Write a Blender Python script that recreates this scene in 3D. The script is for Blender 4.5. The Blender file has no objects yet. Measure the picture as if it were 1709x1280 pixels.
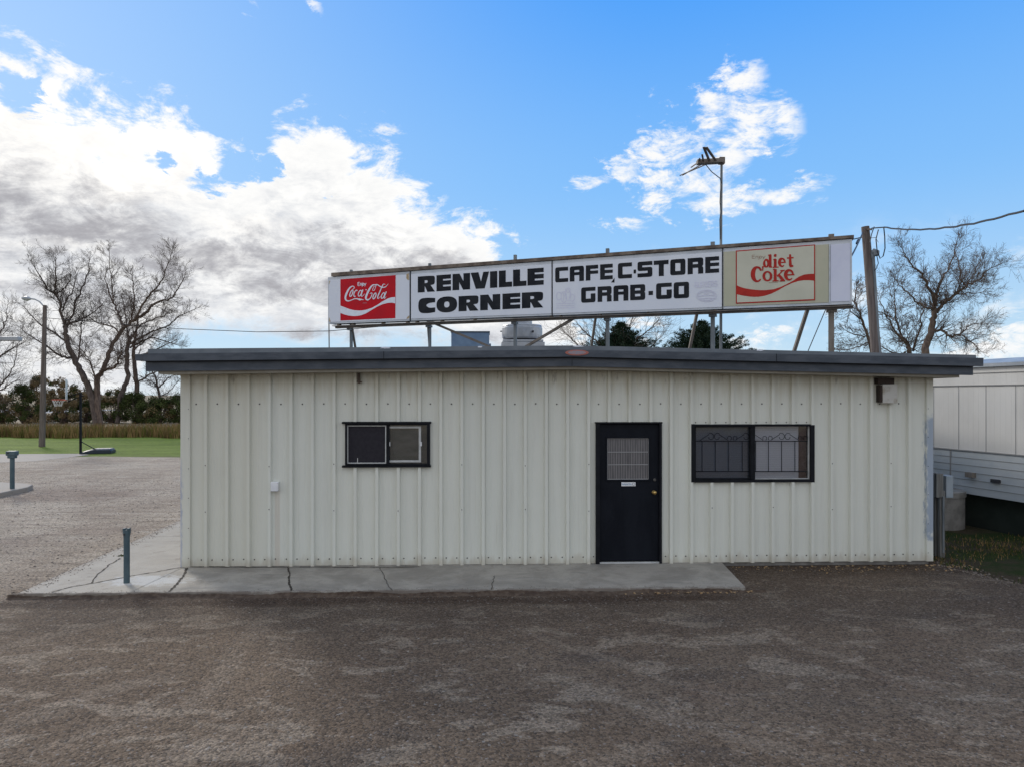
import bpy, math, random
from mathutils import Vector, Matrix
from mathutils.geometry import tessellate_polygon
random.seed(7)
R = math.radians
sc = bpy.context.scene
COL = sc.collection

# ------------------------------------------------------------------ camera
F = 1184.0; CX = 854.5; HY = 660.0; PSI = R(1.9); D = 10.33; H = 2.447
FW = Vector((math.sin(PSI), math.cos(PSI), 0)); RT = Vector((math.cos(PSI), -math.sin(PSI), 0)); UP = Vector((0, 0, 1))
CAM = Vector((0, -D*math.cos(PSI), H))
cd = bpy.data.cameras.new('camera'); cam = bpy.data.objects.new('camera', cd); COL.objects.link(cam)
cam.location = CAM; cam.rotation_euler = (R(90), 0, -PSI)
cd.sensor_width = 36; cd.lens = F/1709*36; cd.shift_y = 20/1709.0; cd.clip_end = 6000; cd.clip_start = 0.05
sc.camera = cam
sc.view_settings.view_transform = 'Standard'; sc.view_settings.look = 'None'
sc.view_settings.exposure = 0.0; sc.view_settings.gamma = 1

def P(px, py, z):
    return CAM + FW*z + RT*((px-CX)/F*z) + UP*((HY-py)/F*z)
def ray(px, py): return FW + RT*((px-CX)/F) + UP*((HY-py)/F)
def W(px, py, Y=0.0):
    d = ray(px, py); return CAM + d*((Y-CAM.y)/d.y)
GZ = -0.06
def G(px, py, Z=GZ):
    d = ray(px, py); return CAM + d*((Z-CAM.z)/d.z)
def depth(p): return (p-CAM).dot(FW)

# ------------------------------------------------------------------ sun
SAZ, SEL = R(-38), R(25)
S = Vector((math.sin(SAZ)*math.cos(SEL), math.cos(SAZ)*math.cos(SEL), math.sin(SEL)))
ld = bpy.data.lights.new('sun', 'SUN'); ld.energy = 2.4; ld.angle = R(12); ld.color = (1, .93, .84)
sun = bpy.data.objects.new('sun', ld); COL.objects.link(sun); sun.rotation_euler = S.to_track_quat('Z', 'Y').to_euler()

# ------------------------------------------------------------------ node expression helper
class X:
    """a socket with arithmetic"""
    def __init__(s, nt, so): s.nt = nt; s.so = so
    def _m(s, op, *o):
        n = s.nt.nodes.new('ShaderNodeMath'); n.operation = op
        for i, v in enumerate((s,)+o):
            if isinstance(v, X): s.nt.links.new(v.so, n.inputs[i])
            else: n.inputs[i].default_value = v
        return X(s.nt, n.outputs[0])
    def __add__(s, o): return s._m('ADD', o)
    def __radd__(s, o): return s._m('ADD', o)
    def __sub__(s, o): return s._m('SUBTRACT', o)
    def __rsub__(s, o): return (s*-1.0)+o
    def __mul__(s, o): return s._m('MULTIPLY', o)
    def __rmul__(s, o): return s._m('MULTIPLY', o)
    def __truediv__(s, o): return s._m('DIVIDE', o)
    def abs(s): return s._m('ABSOLUTE')
    def max(s, o): return s._m('MAXIMUM', o)
    def min(s, o): return s._m('MINIMUM', o)
    def floor(s): return s._m('FLOOR')
    def pw(s, o): return s._m('POWER', o)
    def ss(s, a, b):
        n = s.nt.nodes.new('ShaderNodeMapRange'); n.interpolation_type = 'SMOOTHSTEP'
        s.nt.links.new(s.so, n.inputs[0]); n.inputs[1].default_value = a; n.inputs[2].default_value = b
        return X(s.nt, n.outputs[0])
def nmix(nt, f, a, b, blend='MIX'):
    n = nt.nodes.new('ShaderNodeMix'); n.data_type = 'RGBA'; n.blend_type = blend
    for sock, v in ((n.inputs[0], f), (n.inputs[6], a), (n.inputs[7], b)):
        if isinstance(v, X): nt.links.new(v.so, sock)
        elif isinstance(v, (int, float)): sock.default_value = v
        else: sock.default_value = (*v, 1) if len(v) == 3 else v
    return X(nt, n.outputs[2])
def nsep(nt, v):
    n = nt.nodes.new('ShaderNodeSeparateXYZ'); nt.links.new(v.so, n.inputs[0])
    return [X(nt, n.outputs[i]) for i in range(3)]
def ncomb(nt, x, y, z):
    n = nt.nodes.new('ShaderNodeCombineXYZ')
    for i, v in enumerate((x, y, z)):
        if isinstance(v, X): nt.links.new(v.so, n.inputs[i])
        else: n.inputs[i].default_value = v
    return X(nt, n.outputs[0])
def nnoise(nt, vec, scale, detail=4, rough=.55, dist=0):
    n = nt.nodes.new('ShaderNodeTexNoise'); nt.links.new(vec.so, n.inputs['Vector'])
    n.inputs['Scale'].default_value = scale; n.inputs['Detail'].default_value = detail
    n.inputs['Roughness'].default_value = rough; n.inputs['Distortion'].default_value = dist
    return X(nt, n.outputs[0])
def nvor(nt, vec, scale, out='Distance', feat='F1', rnd=1):
    n = nt.nodes.new('ShaderNodeTexVoronoi'); n.feature = feat; nt.links.new(vec.so, n.inputs['Vector'])
    n.inputs['Scale'].default_value = scale; n.inputs['Randomness'].default_value = rnd
    return X(nt, n.outputs[out])
def nscale(nt, v, s):
    n = nt.nodes.new('ShaderNodeVectorMath'); n.operation = 'MULTIPLY'; nt.links.new(v.so, n.inputs[0])
    n.inputs[1].default_value = s; return X(nt, n.outputs[0])

# ------------------------------------------------------------------ world: sky with clouds, laid out by direction
wd = bpy.data.worlds.new('World'); sc.world = wd; wd.use_nodes = True
nt = wd.node_tree; nt.nodes.clear()
wo = nt.nodes.new('ShaderNodeOutputWorld'); bg = nt.nodes.new('ShaderNodeBackground'); bg.inputs[1].default_value = 0.1
nt.links.new(bg.outputs[0], wo.inputs[0])
sky = nt.nodes.new('ShaderNodeTexSky'); sky.sky_type = 'NISHITA'; sky.sun_disc = False
sky.sun_elevation = SEL; sky.sun_rotation = SAZ; sky.altitude = 300
tc = nt.nodes.new('ShaderNodeTexCoord'); dv = X(nt, tc.outputs['Generated'])
dx, dy, dz = nsep(nt, dv)
r_ = dx*RT.x + dy*RT.y; f_ = dx*FW.x + dy*FW.y
AZ = r_._m('ARCTAN2', f_)*57.2958
EL = dz._m('ARCSINE')*57.2958
def ae(px, py):
    u = (px-CX)/F; v = (HY-py)/F; a = math.atan(u); return math.degrees(a), math.degrees(math.atan(v*math.cos(a)))
def curve(pts):           # float curve over azimuth -> elevation
    n = nt.nodes.new('ShaderNodeFloatCurve'); c = n.mapping.curves[0]
    q = sorted(ae(*p) for p in pts); q = [(-180, q[0][1])] + q + [(180, q[-1][1])]
    q = [((a+60)/120, (e+10)/60) for a, e in q]
    q[0] = (0, q[0][1]); q[-1] = (1, q[-1][1])
    c.points[0].location = q[0]; c.points[1].location = q[-1]
    for a in q[1:-1]: c.points.new(*a)
    for p in c.points: p.handle_type = 'AUTO_CLAMPED'
    n.mapping.update()
    nt.links.new(((AZ+60)/120).so, n.inputs['Value'])
    return X(nt, n.outputs[0])*60 - 10
dn = nscale(nt, dv, (1, 1, 1.7))
n1 = nnoise(nt, dn, 7.0, 12, .66, .35) - .5
n2 = nnoise(nt, nscale(nt, dv, (1, 1, 2.2)), 4.0, 8, .55, .3) - .5
n3 = nnoise(nt, nscale(nt, dv, (1, 1, 2.0)), 26, 10, .68, .5) - .5
topc = curve([(-300, 60), (0, 82), (60, 118), (130, 150), (210, 195), (300, 218), (350, 262), (400, 290), (435, 275), (470, 212), (520, 212), (570, 236), (640, 272), (700, 318), (760, 362), (805, 388), (860, 425), (930, 500), (1000, 590), (1100, 640), (1709, 640)])
botc = curve([(-300, 690), (0, 690), (200, 650), (290, 545), (400, 545), (560, 548), (700, 555), (850, 575), (1709, 600)])
n5 = nnoise(nt, nscale(nt, dv, (1, 1, 2.2)), 13, 12, .7, .6) - .5
AZw = AZ + n5*4.5 + n3*2.5; ELw = EL + (nnoise(nt, nscale(nt, dv, (1.3, 1.1, 2.6)), 15, 10, .65, .4) - .5)*4.5
def blobs(lst, k):
    m = None
    for b5 in lst:
        bx_, by_, rx_, ry_ = b5[:4]; amp = b5[4] if len(b5) > 4 else 1.0
        a0, e0 = ae(bx_, by_); a1, _ = ae(bx_+rx_, by_); _, e1 = ae(bx_, by_-ry_)
        ua = (AZw-a0)/(a1-a0); ue = (ELw-e0)/(e1-e0)
        q = amp - (ua*ua + ue*ue)*k
        m = q if m is None else m.max(q)
    return m
puff = nvor(nt, nscale(nt, dv, (1, 1, 1.5)), 17, 'Distance')
depth_in = topc - EL
holes = blobs([(30, 165, 45, 40), (330, 305, 46, 26), (270, 270, 26, 18), (395, 285, 40, 30), (545, 330, 22, 12), (450, 285, 24, 22)], .8)
dens = (depth_in + n1*12 + n5*9 + n3*4.0 + .6 - holes.max(0)*3.6).min((EL - botc + 1.2 + n1*6 + n5*4))
m_bank = dens.ss(-.3, 2.0)
lowm = EL._m('MULTIPLY', -1.0).ss(-13.5, -7.5)
m_low = (n2*1.2 + n1*1.4 + n5*.8).ss(.08, .45)*lowm*.7
m_back = (n2*1.4 + n1 + .22).ss(0, .3) * (AZ.abs()).ss(48, 75)
bm_ = blobs([(1240, 140, 42, 36), (1185, 190, 60, 42), (1262, 205, 66, 45), (1140, 255, 66, 62), (1150, 310, 80, 40), (1200, 338, 110, 26), (1330, 308, 60, 16), (1215, 262, 40, 36), (1310, 210, 34, 40),
      (1045, 285, 30, 28, .75), (992, 302, 34, 18, .75), (1040, 380, 56, 20, .65), (995, 338, 16, 14, .4), (1090, 155, 16, 11, .3), (1010, 255, 16, 10, .2), (530, 6, 18, 16, .5), (945, 325, 12, 20, .5), (1270, 325, 90, 22), (1130, 290, 50, 34),
      (1700, 555, 60, 34), (1640, 592, 100, 22), (1290, 560, 60, 16, .7), (1215, 578, 70, 13, .7), (1090, 545, 70, 22, .6), (75, 95, 20, 14, .4), (742, 325, 18, 12, .3), (430, 35, 40, 40, .0), (720, 316, 14, 20, .4)], .62)
m_sm = (bm_.max(-2.0)*1.15 + n5*5.2 + n3*3.4 - .12).ss(.0, 1.45)
gm = blobs([(20, 330, 170, 60), (150, 380, 150, 40), (180, 330, 80, 35), (-250, 360, 300, 120), (350, 432, 200, 36), (560, 440, 190, 50), (690, 455, 130, 40), (20, 480, 190, 26, .7), (470, 485, 170, 28), (620, 395, 90, 24, .8), (690, 560, 260, 14, .5), (250, 520, 160, 20, .4)], .8)
grey = (gm.max(-1.0)*.80 + n5*1.5 + n1*3.4 + n5*1.2 + n3*1.0 - .22).ss(-.35, 1.15)
grey2 = (n5*2.6 + n3*1.6 + n1*1.5 + depth_in.min(9.0)*.045).ss(-.3, .9)*.8*depth_in.ss(-.5, 5.0)
glow = blobs([(170, 250, 210, 90), (420, 380, 130, 30, .6), (90, 410, 120, 18, .6)], .7).max(0)
ccol = nmix(nt, grey2, nmix(nt, glow, (1.02, 1.015, 1.0), (1.14, 1.11, 1.06)), (.60, .63, .69))
ccol = nmix(nt, grey*.92, ccol, (.385, .378, .405))
ccol = nmix(nt, glow*.35, ccol, (1.05, 1.02, .98))
ccol = nmix(nt, (AZ.abs()).ss(48, 75), ccol, (1.02, 1.02, 1.04))
# clear sky gradient
e_ = EL.max(0)
g1 = nmix(nt, e_.ss(0, 17), (.56, .77, .93), (.25, .56, 1.0))
g2 = nmix(nt, e_.ss(11, 36), g1, (.045, .335, 1.0))
g3 = nmix(nt, AZ.ss(14, -34)*.55*e_.ss(0, 14), g2, (.42, .66, .98))
g3 = nmix(nt, (AZ.abs()).ss(48, 80)*.5, g3, (.36, .55, .90))
g10 = nscale(nt, g3, (10, 10, 10))
base = nmix(nt, .94, X(nt, sky.outputs[0]), g10)
m_all = m_bank.max(m_sm).max(m_low).max(m_back)
scol = nmix(nt, m_sm*.85, nscale(nt, ccol, (10, 10, 10)), (9.7, 9.75, 9.8))
full = nmix(nt, m_all, base, scol)
full = nmix(nt, dz.ss(0.0, -.02), full, (1.6, 1.4, 1.1))
nt.links.new(full.so, bg.inputs[0])
try: wd.cycles.sampling_method = 'MANUAL'; wd.cycles.sample_map_resolution = 512
except Exception: pass

# ------------------------------------------------------------------ mesh helpers
def tag(o, label=None, cat=None, group=None, kind=None):
    if label: o['label'] = label
    if cat: o['category'] = cat
    if group: o['group'] = group
    if kind: o['kind'] = kind
    return o
def thing(name, label, cat, loc, group=None):
    o = bpy.data.objects.new(name, None); COL.objects.link(o); o.location = loc; o.empty_display_size = .2
    return tag(o, label, cat, group)
def wpos(o):
    p = Vector(o.location)
    while o.parent: o = o.parent; p += Vector(o.location)
    return p
class MB:
    def __init__(s): s.v = []; s.f = []; s.m = []
    def poly(s, pts, m=0):
        b = len(s.v); s.v += [tuple(p) for p in pts]; s.f.append(tuple(range(b, b+len(pts)))); s.m.append(m)
    def box(s, x0, x1, y0, y1, z0, z1, m=0):
        b = len(s.v)
        s.v += [(x0, y0, z0), (x1, y0, z0), (x1, y1, z0), (x0, y1, z0), (x0, y0, z1), (x1, y0, z1), (x1, y1, z1), (x0, y1, z1)]
        for f in ((0, 3, 2, 1), (4, 5, 6, 7), (0, 1, 5, 4), (1, 2, 6, 5), (2, 3, 7, 6), (3, 0, 4, 7)):
            s.f.append(tuple(b+i for i in f)); s.m.append(m)
    def obox(s, o, ex, ey, ez, m=0):     # box from corner o and three edge vectors
        o = Vector(o); b = len(s.v)
        for k in ((0, 0, 0), (1, 0, 0), (1, 1, 0), (0, 1, 0), (0, 0, 1), (1, 0, 1), (1, 1, 1), (0, 1, 1)):
            s.v.append(tuple(o + ex*k[0] + ey*k[1] + ez*k[2]))
        for f in ((0, 3, 2, 1), (4, 5, 6, 7), (0, 1, 5, 4), (1, 2, 6, 5), (2, 3, 7, 6), (3, 0, 4, 7)):
            s.f.append(tuple(b+i for i in f)); s.m.append(m)
    def bar(s, a, c, w, t=None, m=0):    # square bar a->c
        a = Vector(a); c = Vector(c); d = (c-a).normalized(); t = t or w
        u = d.cross(UP if abs(d.z) < .95 else Vector((0, 1, 0))).normalized(); v = d.cross(u).normalized()
        s.obox(a - u*w/2 - v*t/2, u*w, v*t, c-a, m)
    def tube(s, pts, rad, n=6, m=0, cap=True):
        pts = [Vector(p) for p in pts]; k = len(pts)
        if not isinstance(rad, (list, tuple)): rad = [rad]*k
        b = len(s.v); u = None
        for i in range(k):
            d = (pts[min(i+1, k-1)] - pts[max(i-1, 0)]); d = d.normalized() if d.length > 1e-9 else UP.copy()
            if u is None: u = d.orthogonal().normalized()
            else:
                u = u - d*u.dot(d); u = u.normalized() if u.length > 1e-6 else d.orthogonal().normalized()
            w = d.cross(u)
            for j in range(n):
                a = 2*math.pi*j/n
                s.v.append(tuple(pts[i] + (u*math.cos(a) + w*math.sin(a))*rad[i]))
        for i in range(k-1):
            for j in range(n):
                s.f.append((b+i*n+j, b+i*n+(j+1) % n, b+(i+1)*n+(j+1) % n, b+(i+1)*n+j)); s.m.append(m)
        if cap and n > 3:
            s.f.append(tuple(b+j for j in reversed(range(n)))); s.m.append(m)
            s.f.append(tuple(b+(k-1)*n+j for j in range(n))); s.m.append(m)
    def lathe(s, c, prof, n=24, m=0):
        c = Vector(c); b = len(s.v)
        for r, z in prof:
            for j in range(n):
                a = 2*math.pi*j/n; s.v.append((c.x+r*math.cos(a), c.y+r*math.sin(a), c.z+z))
        for i in range(len(prof)-1):
            for j in range(n):
                s.f.append((b+i*n+j, b+i*n+(j+1) % n, b+(i+1)*n+(j+1) % n, b+(i+1)*n+j)); s.m.append(m)
        s.f.append(tuple(b+j for j in reversed(range(n)))); s.m.append(m)
        k = len(prof)-1; s.f.append(tuple(b+k*n+j for j in range(n))); s.m.append(m)
    def build(s, name, mats, parent=None, smooth=False, bevel=0):
        off = wpos(parent) if parent else Vector((0, 0, 0))
        me = bpy.data.meshes.new(name); me.from_pydata([(x-off.x, y-off.y, z-off.z) for x, y, z in s.v], [], s.f)
        mats = mats if isinstance(mats, (list, tuple)) else [mats]
        for mt in mats: me.materials.append(mt)
        me.polygons.foreach_set('material_index', s.m)
        if smooth: me.polygons.foreach_set('use_smooth', [True]*len(s.f))
        me.update()
        o = bpy.data.objects.new(name, me); COL.objects.link(o)
        if parent: o.parent = parent
        if bevel:
            bv = o.modifiers.new('bevel', 'BEVEL'); bv.width = bevel; bv.segments = 2; bv.limit_method = 'ANGLE'
        return o

# ------------------------------------------------------------------ materials
def mat(name, c1, c2=None, scale=3, rough=.7, bump=0, bscale=30, metal=0, stretch=(1, 1, 1), spec=.4, detail=5, lo=.35, hi=.65):
    m = bpy.data.materials.new(name); m.use_nodes = True; t = m.node_tree
    b = t.nodes['Principled BSDF']; b.inputs['Roughness'].default_value = rough; b.inputs['Metallic'].default_value = metal
    b.inputs['Specular IOR Level'].default_value = spec
    geo = t.nodes.new('ShaderNodeNewGeometry'); pos = X(t, geo.outputs['Position'])
    if c2:
        n = nnoise(t, nscale(t, pos, stretch), scale, detail, .6)
        t.links.new(nmix(t, n.ss(lo, hi), c1, c2).so, b.inputs['Base Color'])
    else: b.inputs['Base Color'].default_value = (*c1, 1)
    if bump:
        bn = t.nodes.new('ShaderNodeBump'); bn.inputs['Strength'].default_value = bump; bn.inputs['Distance'].default_value = .02
        t.links.new(nnoise(t, nscale(t, pos, stretch), bscale, 5).so, bn.inputs['Height']); t.links.new(bn.outputs[0], b.inputs['Normal'])
    return m
def pmat(name, rough=.8, spec=.3):
    m = bpy.data.materials.new(name); m.use_nodes = True; t = m.node_tree; b = t.nodes['Principled BSDF']
    b.inputs['Roughness'].default_value = rough; b.inputs['Specular IOR Level'].default_value = spec
    geo = t.nodes.new('ShaderNodeNewGeometry'); pos = X(t, geo.outputs['Position'])
    return m, t, b, pos
def setcol(t, b, c): t.links.new(c.so, b.inputs['Base Color'])
def setbump(t, b, h, st, dist=.02):
    bn = t.nodes.new('ShaderNodeBump'); bn.inputs['Strength'].default_value = st; bn.inputs['Distance'].default_value = dist
    t.links.new(h.so, bn.inputs['Height']); t.links.new(bn.outputs[0], b.inputs['Normal'])

def seg_mask(t, pos, a, b_, w, wob=.25):
    """soft band along the segment a-b_ on the ground"""
    px_, py_, _ = nsep(t, pos); d = (b_-a); L = math.hypot(d.x, d.y); ux, uy = d.x/L, d.y/L
    nz = nnoise(t, pos, 1.7, 5, .7) - .5
    al = (px_-a.x)*ux + (py_-a.y)*uy; ac = (px_-a.x)*(-uy) + (py_-a.y)*ux
    ac = (ac + nz*wob*2).abs()
    m = ac.ss(w, w*.55)*al.ss(-.4, .3)*al.ss(L+.5, L-.4)
    return m

# gravel: dark packed lot in front, paler dry gravel at the left and behind
m_gravel, t, b, pos = pmat('gravel', .92, .15)
gx, gy, gz = nsep(t, pos)
pn = nnoise(t, pos, .55, 6, .6) - .5
cell = nvor(t, pos, 46, 'Color'); cr, cg, cb = nsep(t, cell)
cell2 = nvor(t, pos, 95, 'Color'); c2r, c2g, c2b = nsep(t, cell2)
vd = nvor(t, pos, 46)
dark = nmix(t, pn.ss(-.16, .2), (.140, .101, .070), (.185, .138, .097))
pale = nnoise(t, nscale(t, pos, (.75, 1.3, 1)), 2.1, 7, .6, .5)
dark = nmix(t, pale.ss(.545, .60)*.75, dark, (.265, .212, .158))
pale2 = nnoise(t, nscale(t, pos, (.55, 1.5, 1)), 4.2, 5, .6, .8)
dark = nmix(t, pale2.ss(.60, .65)*.5*pale.ss(.42, .52), dark, (.29, .235, .175))
dark = nmix(t, nnoise(t, nscale(t, pos, (.5, 1.2, 1)), .9, 4, .6).ss(.56, .68)*.5, dark, (.088, .072, .060))
dark = nmix(t, nnoise(t, pos, .6, 4, .6).ss(.58, .7)*.45, dark, (.17, .115, .080))
lines = [((0, 1215), (262, 1128), .17), ((210, 1292), (455, 1212), .2), ((330, 1170), (400, 1085), .13), ((420, 1060), (470, 1000), .12), ((0, 1080), (215, 1030), .1),
         ((880, 1055), (1160, 1150), .1), ((1050, 1175), (1350, 1260), .12), ((1340, 1080), (1600, 1160), .09), ((1500, 1170), (1709, 1230), .14), ((60, 1250), (300, 1180), .08), ((1000, 1275), (1130, 1235), .14)]
for a_, c_, w_ in lines:
    dark = nmix(t, seg_mask(t, pos, G(*a_), G(*c_), w_)*.34, dark, (.28, .225, .17))
# worn darker band beside the slab and damp patch on the right
dn_ = (nnoise(t, nscale(t, pos, (.5, 1.6, 1)), 1.6, 6) - .5)
dk = (gy + dn_*1.5).ss(-3.4, -1.9)*gx.ss(-6.3, -4.6)
dark = nmix(t, dk*.45, dark, (.062, .052, .045))
rb = ((gy + 1.6 + dn_*.5).abs()).ss(.26, .08)*gx.ss(-7.6, -6.6)*gx.ss(3.6, 2.6)
dark = nmix(t, rb*.75, dark, (.055, .036, .026))
soil = (gy + dn_*.9).ss(-.85, -.25)*gx.ss(2.9, 3.1)
dark = nmix(t, soil*.8, dark, (.070, .050, .036))
light = nmix(t, nnoise(t, nscale(t, pos, (1, .55, 1)), .5, 6).ss(.35, .65), (.37, .300, .232), (.48, .405, .320))
light = nmix(t, nnoise(t, pos, .22, 3).ss(.52, .66)*.6, light, (.25, .185, .145))
rut = nnoise(t, nscale(t, pos, (.35, 1.5, 1)), 2.2, 8, .72, .5)
light = nmix(t, rut.ss(.52, .62)*.5, light, (.215, .172, .135))
light = nmix(t, rut.ss(.44, .36)*.5, light, (.54, .475, .395))
lm = (gy*1.0 - (gx+6.4)*.85 + dn_*2.0).ss(-2.6, .6)
lm = lm*(gx + dn_*1.2).ss(-4.3, -5.9)
colg = nmix(t, lm, dark, light)
colg = nmix(t, .42, colg, nmix(t, cr, (0, 0, 0), (.36, .33, .30)), 'MIX') if False else nmix(t, .75, colg, nmix(t, cr*.55 + c2r*.45, (.12, .12, .12), (1.90, 1.86, 1.80)), 'MULTIPLY')
colg = nmix(t, (cg.ss(.988, .992))*.45, colg, (.40, .37, .33))
colg = nmix(t, (c2g.ss(.96, .98))*.4, colg, (.36, .33, .30))
colg = nmix(t, (cb.ss(.93, .95))*.6, colg, (.045, .04, .037))
setcol(t, b, colg)
setbump(t, b, vd*-.9 + nnoise(t, pos, 130, 3)*.5 + nnoise(t, pos, 5, 7, .7)*2.0 + rut*lm*9.0, .9, .02)

# concrete
A0 = G(36, 989, -.02); A1 = G(299, 868, 0); YF0 = G(800, 987, -.03).y
m_conc, t, b, pos = pmat('concrete', .85, .25)
gx, gy, gz = nsep(t, pos)
cc = nmix(t, nnoise(t, pos, 1.4, 9, .7, .3).ss(.38, .62), (.25, .232, .200), (.37, .345, .298))
cc = nmix(t, nnoise(t, nscale(t, pos, (.4, 2.2, 1)), 2.2, 6, .7).ss(.55, .7)*.6, cc, (.17, .165, .16))
wl = (gx + (nnoise(t, pos, 2, 4)-.5)*1.2).ss(-3.6, -4.8)
cc = nmix(t, wl*.55, cc, (.50, .445, .365))  # sunlit left end of the apron painted paler and warmer
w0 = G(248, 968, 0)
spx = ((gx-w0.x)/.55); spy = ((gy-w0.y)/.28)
el_ = gx - (A1.x-A0.x)/(A1.y-A0.y)*(gy*1.0) - (A0.x - (A1.x-A0.x)/(A1.y-A0.y)*A0.y)
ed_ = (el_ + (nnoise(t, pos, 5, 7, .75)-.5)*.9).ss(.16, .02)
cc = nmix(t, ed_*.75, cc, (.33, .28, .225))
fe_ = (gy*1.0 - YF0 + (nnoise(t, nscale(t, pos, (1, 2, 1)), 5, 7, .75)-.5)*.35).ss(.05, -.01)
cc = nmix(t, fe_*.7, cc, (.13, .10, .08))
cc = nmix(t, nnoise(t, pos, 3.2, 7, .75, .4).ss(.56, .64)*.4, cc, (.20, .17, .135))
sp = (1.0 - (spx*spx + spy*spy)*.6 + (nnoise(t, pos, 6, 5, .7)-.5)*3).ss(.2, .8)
cc = nmix(t, sp*.7, cc, (.60, .60, .58))  # sunlit white spot painted into the slab colour
cc = nmix(t, nnoise(t, pos, 90, 3).ss(.3, .75)*.35, cc, (.16, .15, .14))
cc = nmix(t, nnoise(t, nscale(t, pos, (1, 1.6, 1)), 9, 6, .75).ss(.60, .68)*.5, cc, (.10, .09, .08))
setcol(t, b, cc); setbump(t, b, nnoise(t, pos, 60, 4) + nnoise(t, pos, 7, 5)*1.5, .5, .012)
m_crack = mat('crack_dirt', (.022, .018, .014), (.06, .048, .036), 12, .95)

# lawn, field
m_lawn, t, b, pos = pmat('lawn_grass', .9, .1)
gx, gy, gz = nsep(t, pos)
lc = nmix(t, nnoise(t, nscale(t, pos, (.25, 1.0, 1)), .7, 6).ss(.35, .65), (.125, .175, .024), (.180, .235, .038))
lc = nmix(t, nnoise(t, nscale(t, pos, (1, .5, 1)), 5, 7, .75).ss(.45, .65)*.5, lc, (.065, .085, .018))
lc = nmix(t, nnoise(t, nscale(t, pos, (.5, 1, 1)), 1.6, 7, .75).ss(.55, .7)*.5, lc, (.20, .20, .07))
ev = (gy*-1.0 + (nnoise(t, pos, .6, 5)-.5)*2.5).ss(-20.6, -18.6)
lc = nmix(t, ev*.7, lc, (.13, .12, .055))
setcol(t, b, lc); setbump(t, b, nnoise(t, pos, 30, 5), .8, .05)
m_field = mat('dry_field', (.24, .17, .095), (.17, .14, .075), .03, .95, .5, 4)
m_road = mat('far_road', (.34, .34, .35), (.42, .42, .42), .5, .9)
m_patch, t, b, pos = pmat('patchy_yard', .95, .1)
pc = nmix(t, nnoise(t, pos, 1.2, 6, .65).ss(.42, .6), (.032, .050, .014), (.075, .055, .038))
pc = nmix(t, nnoise(t, pos, 22, 5, .7).ss(.4, .7)*.6, pc, (.025, .028, .012))
setcol(t, b, pc); setbump(t, b, nnoise(t, pos, 40, 5), 1, .04)

# building paint
m_wall, t, b, pos = pmat('painted_wall', .48, .35)
gx, gy, gz = nsep(t, pos)
x0w = W(345, 800).x
pidx = ((gx - x0w)/.914).floor()
wn = t.nodes.new('ShaderNodeTexWhiteNoise'); wn.noise_dimensions = '1D'; t.links.new(pidx.so, wn.inputs['W'])
pr = X(t, wn.outputs['Value'])
wc = nmix(t, pr*.5, (.655, .665, .595), (.695, .695, .61))
wc = nmix(t, gx.ss(-3.15, -3.35)*.4, wc, (.57, .545, .44))
wc = nmix(t, nnoise(t, nscale(t, pos, (6, 6, .35)), 1.6, 6, .65).ss(.45, .75)*.35, wc, (.52, .52, .46))
wc = nmix(t, nnoise(t, nscale(t, pos, (14, 14, .6)), 1.0, 5).ss(.62, .75)*.22, wc, (.44, .40, .31))
eave_shade = (gz + (nnoise(t, nscale(t, pos, (9, 9, 1.2)), 1.2, 6)-.5)*.9).ss(2.35, 2.85)
wc = nmix(t, eave_shade*.6, wc, (.47, .43, .31))  # eave shade painted as a warmer, darker tone along the wall top
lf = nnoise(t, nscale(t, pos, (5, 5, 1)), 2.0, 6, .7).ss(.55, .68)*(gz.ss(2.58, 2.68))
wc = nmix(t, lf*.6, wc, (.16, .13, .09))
botd = (gz + (nnoise(t, nscale(t, pos, (4, 4, 1)), 2, 5)-.5)*.4).ss(.14, .0)
wc = nmix(t, botd*.5, wc, (.42, .37, .28))
# rubbed, blue grey primer near the right hand corner
xr = W(1557, 800).x
bw = ((gx - (xr-.155) + (nnoise(t, nscale(t, pos, (3, 3, .8)), 7, 7, .75)-.5)*.30)).ss(.0, .06)*(gz + (nnoise(t, pos, 9, 5)-.5)*.5).ss(.30, .42)*(gz + (nnoise(t, pos, 9, 5)-.5)*.4).ss(2.2, 2.0)
wc = nmix(t, bw*.8, wc, (.235, .30, .40))
xl = W(303, 800).x
bl2 = ((gx - xl + (nnoise(t, nscale(t, pos, (3, 3, .8)), 9, 6, .7)-.5)*.16)).ss(.035, .0)*(gz.ss(1.7, 1.2))
wc = nmix(t, bl2*.7, wc, (.30, .34, .46))
# stain under the little box
sx = W(463, 850).x
st = ((gx-sx).abs()).ss(.045, .03)*gz.ss(1.17, 1.12)
wc = nmix(t, st*.4, wc, (.50, .42, .34))
wc = nmix(t, nnoise(t, pos, 38, 3, .8).ss(.715, .75)*.5, wc, (.16, .13, .11))
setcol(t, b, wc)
setbump(t, b, nnoise(t, nscale(t, pos, (1, 1, .5)), 2.2, 3)*1.6 + nnoise(t, pos, 60, 2)*.08, .4, .03)
m_screw = mat('screw_metal', (.07, .065, .06), None, rough=.5)
m_fascia = mat('slate_fascia', (.055, .066, .082), (.085, .097, .115), 3.5, .5, .08, 8, stretch=(1, 1, 3), spec=.2)
m_cap = mat('cap_metal', (.105, .125, .145), (.15, .17, .19), 3, .4, .08, 8)
m_soffit = mat('soffit_tan', (.33, .31, .26), (.27, .25, .20), 3, .7)
m_roof = mat('roof_membrane', (.30, .31, .32), (.22, .22, .23), 1, .8)
m_found = mat('foundation_concrete', (.25, .24, .22), (.17, .16, .145), 5, .9, .4, 40)
m_black = mat('black_paint', (.007, .008, .010), (.012, .013, .017), 6, .5, .05, 40, spec=.12)
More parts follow.
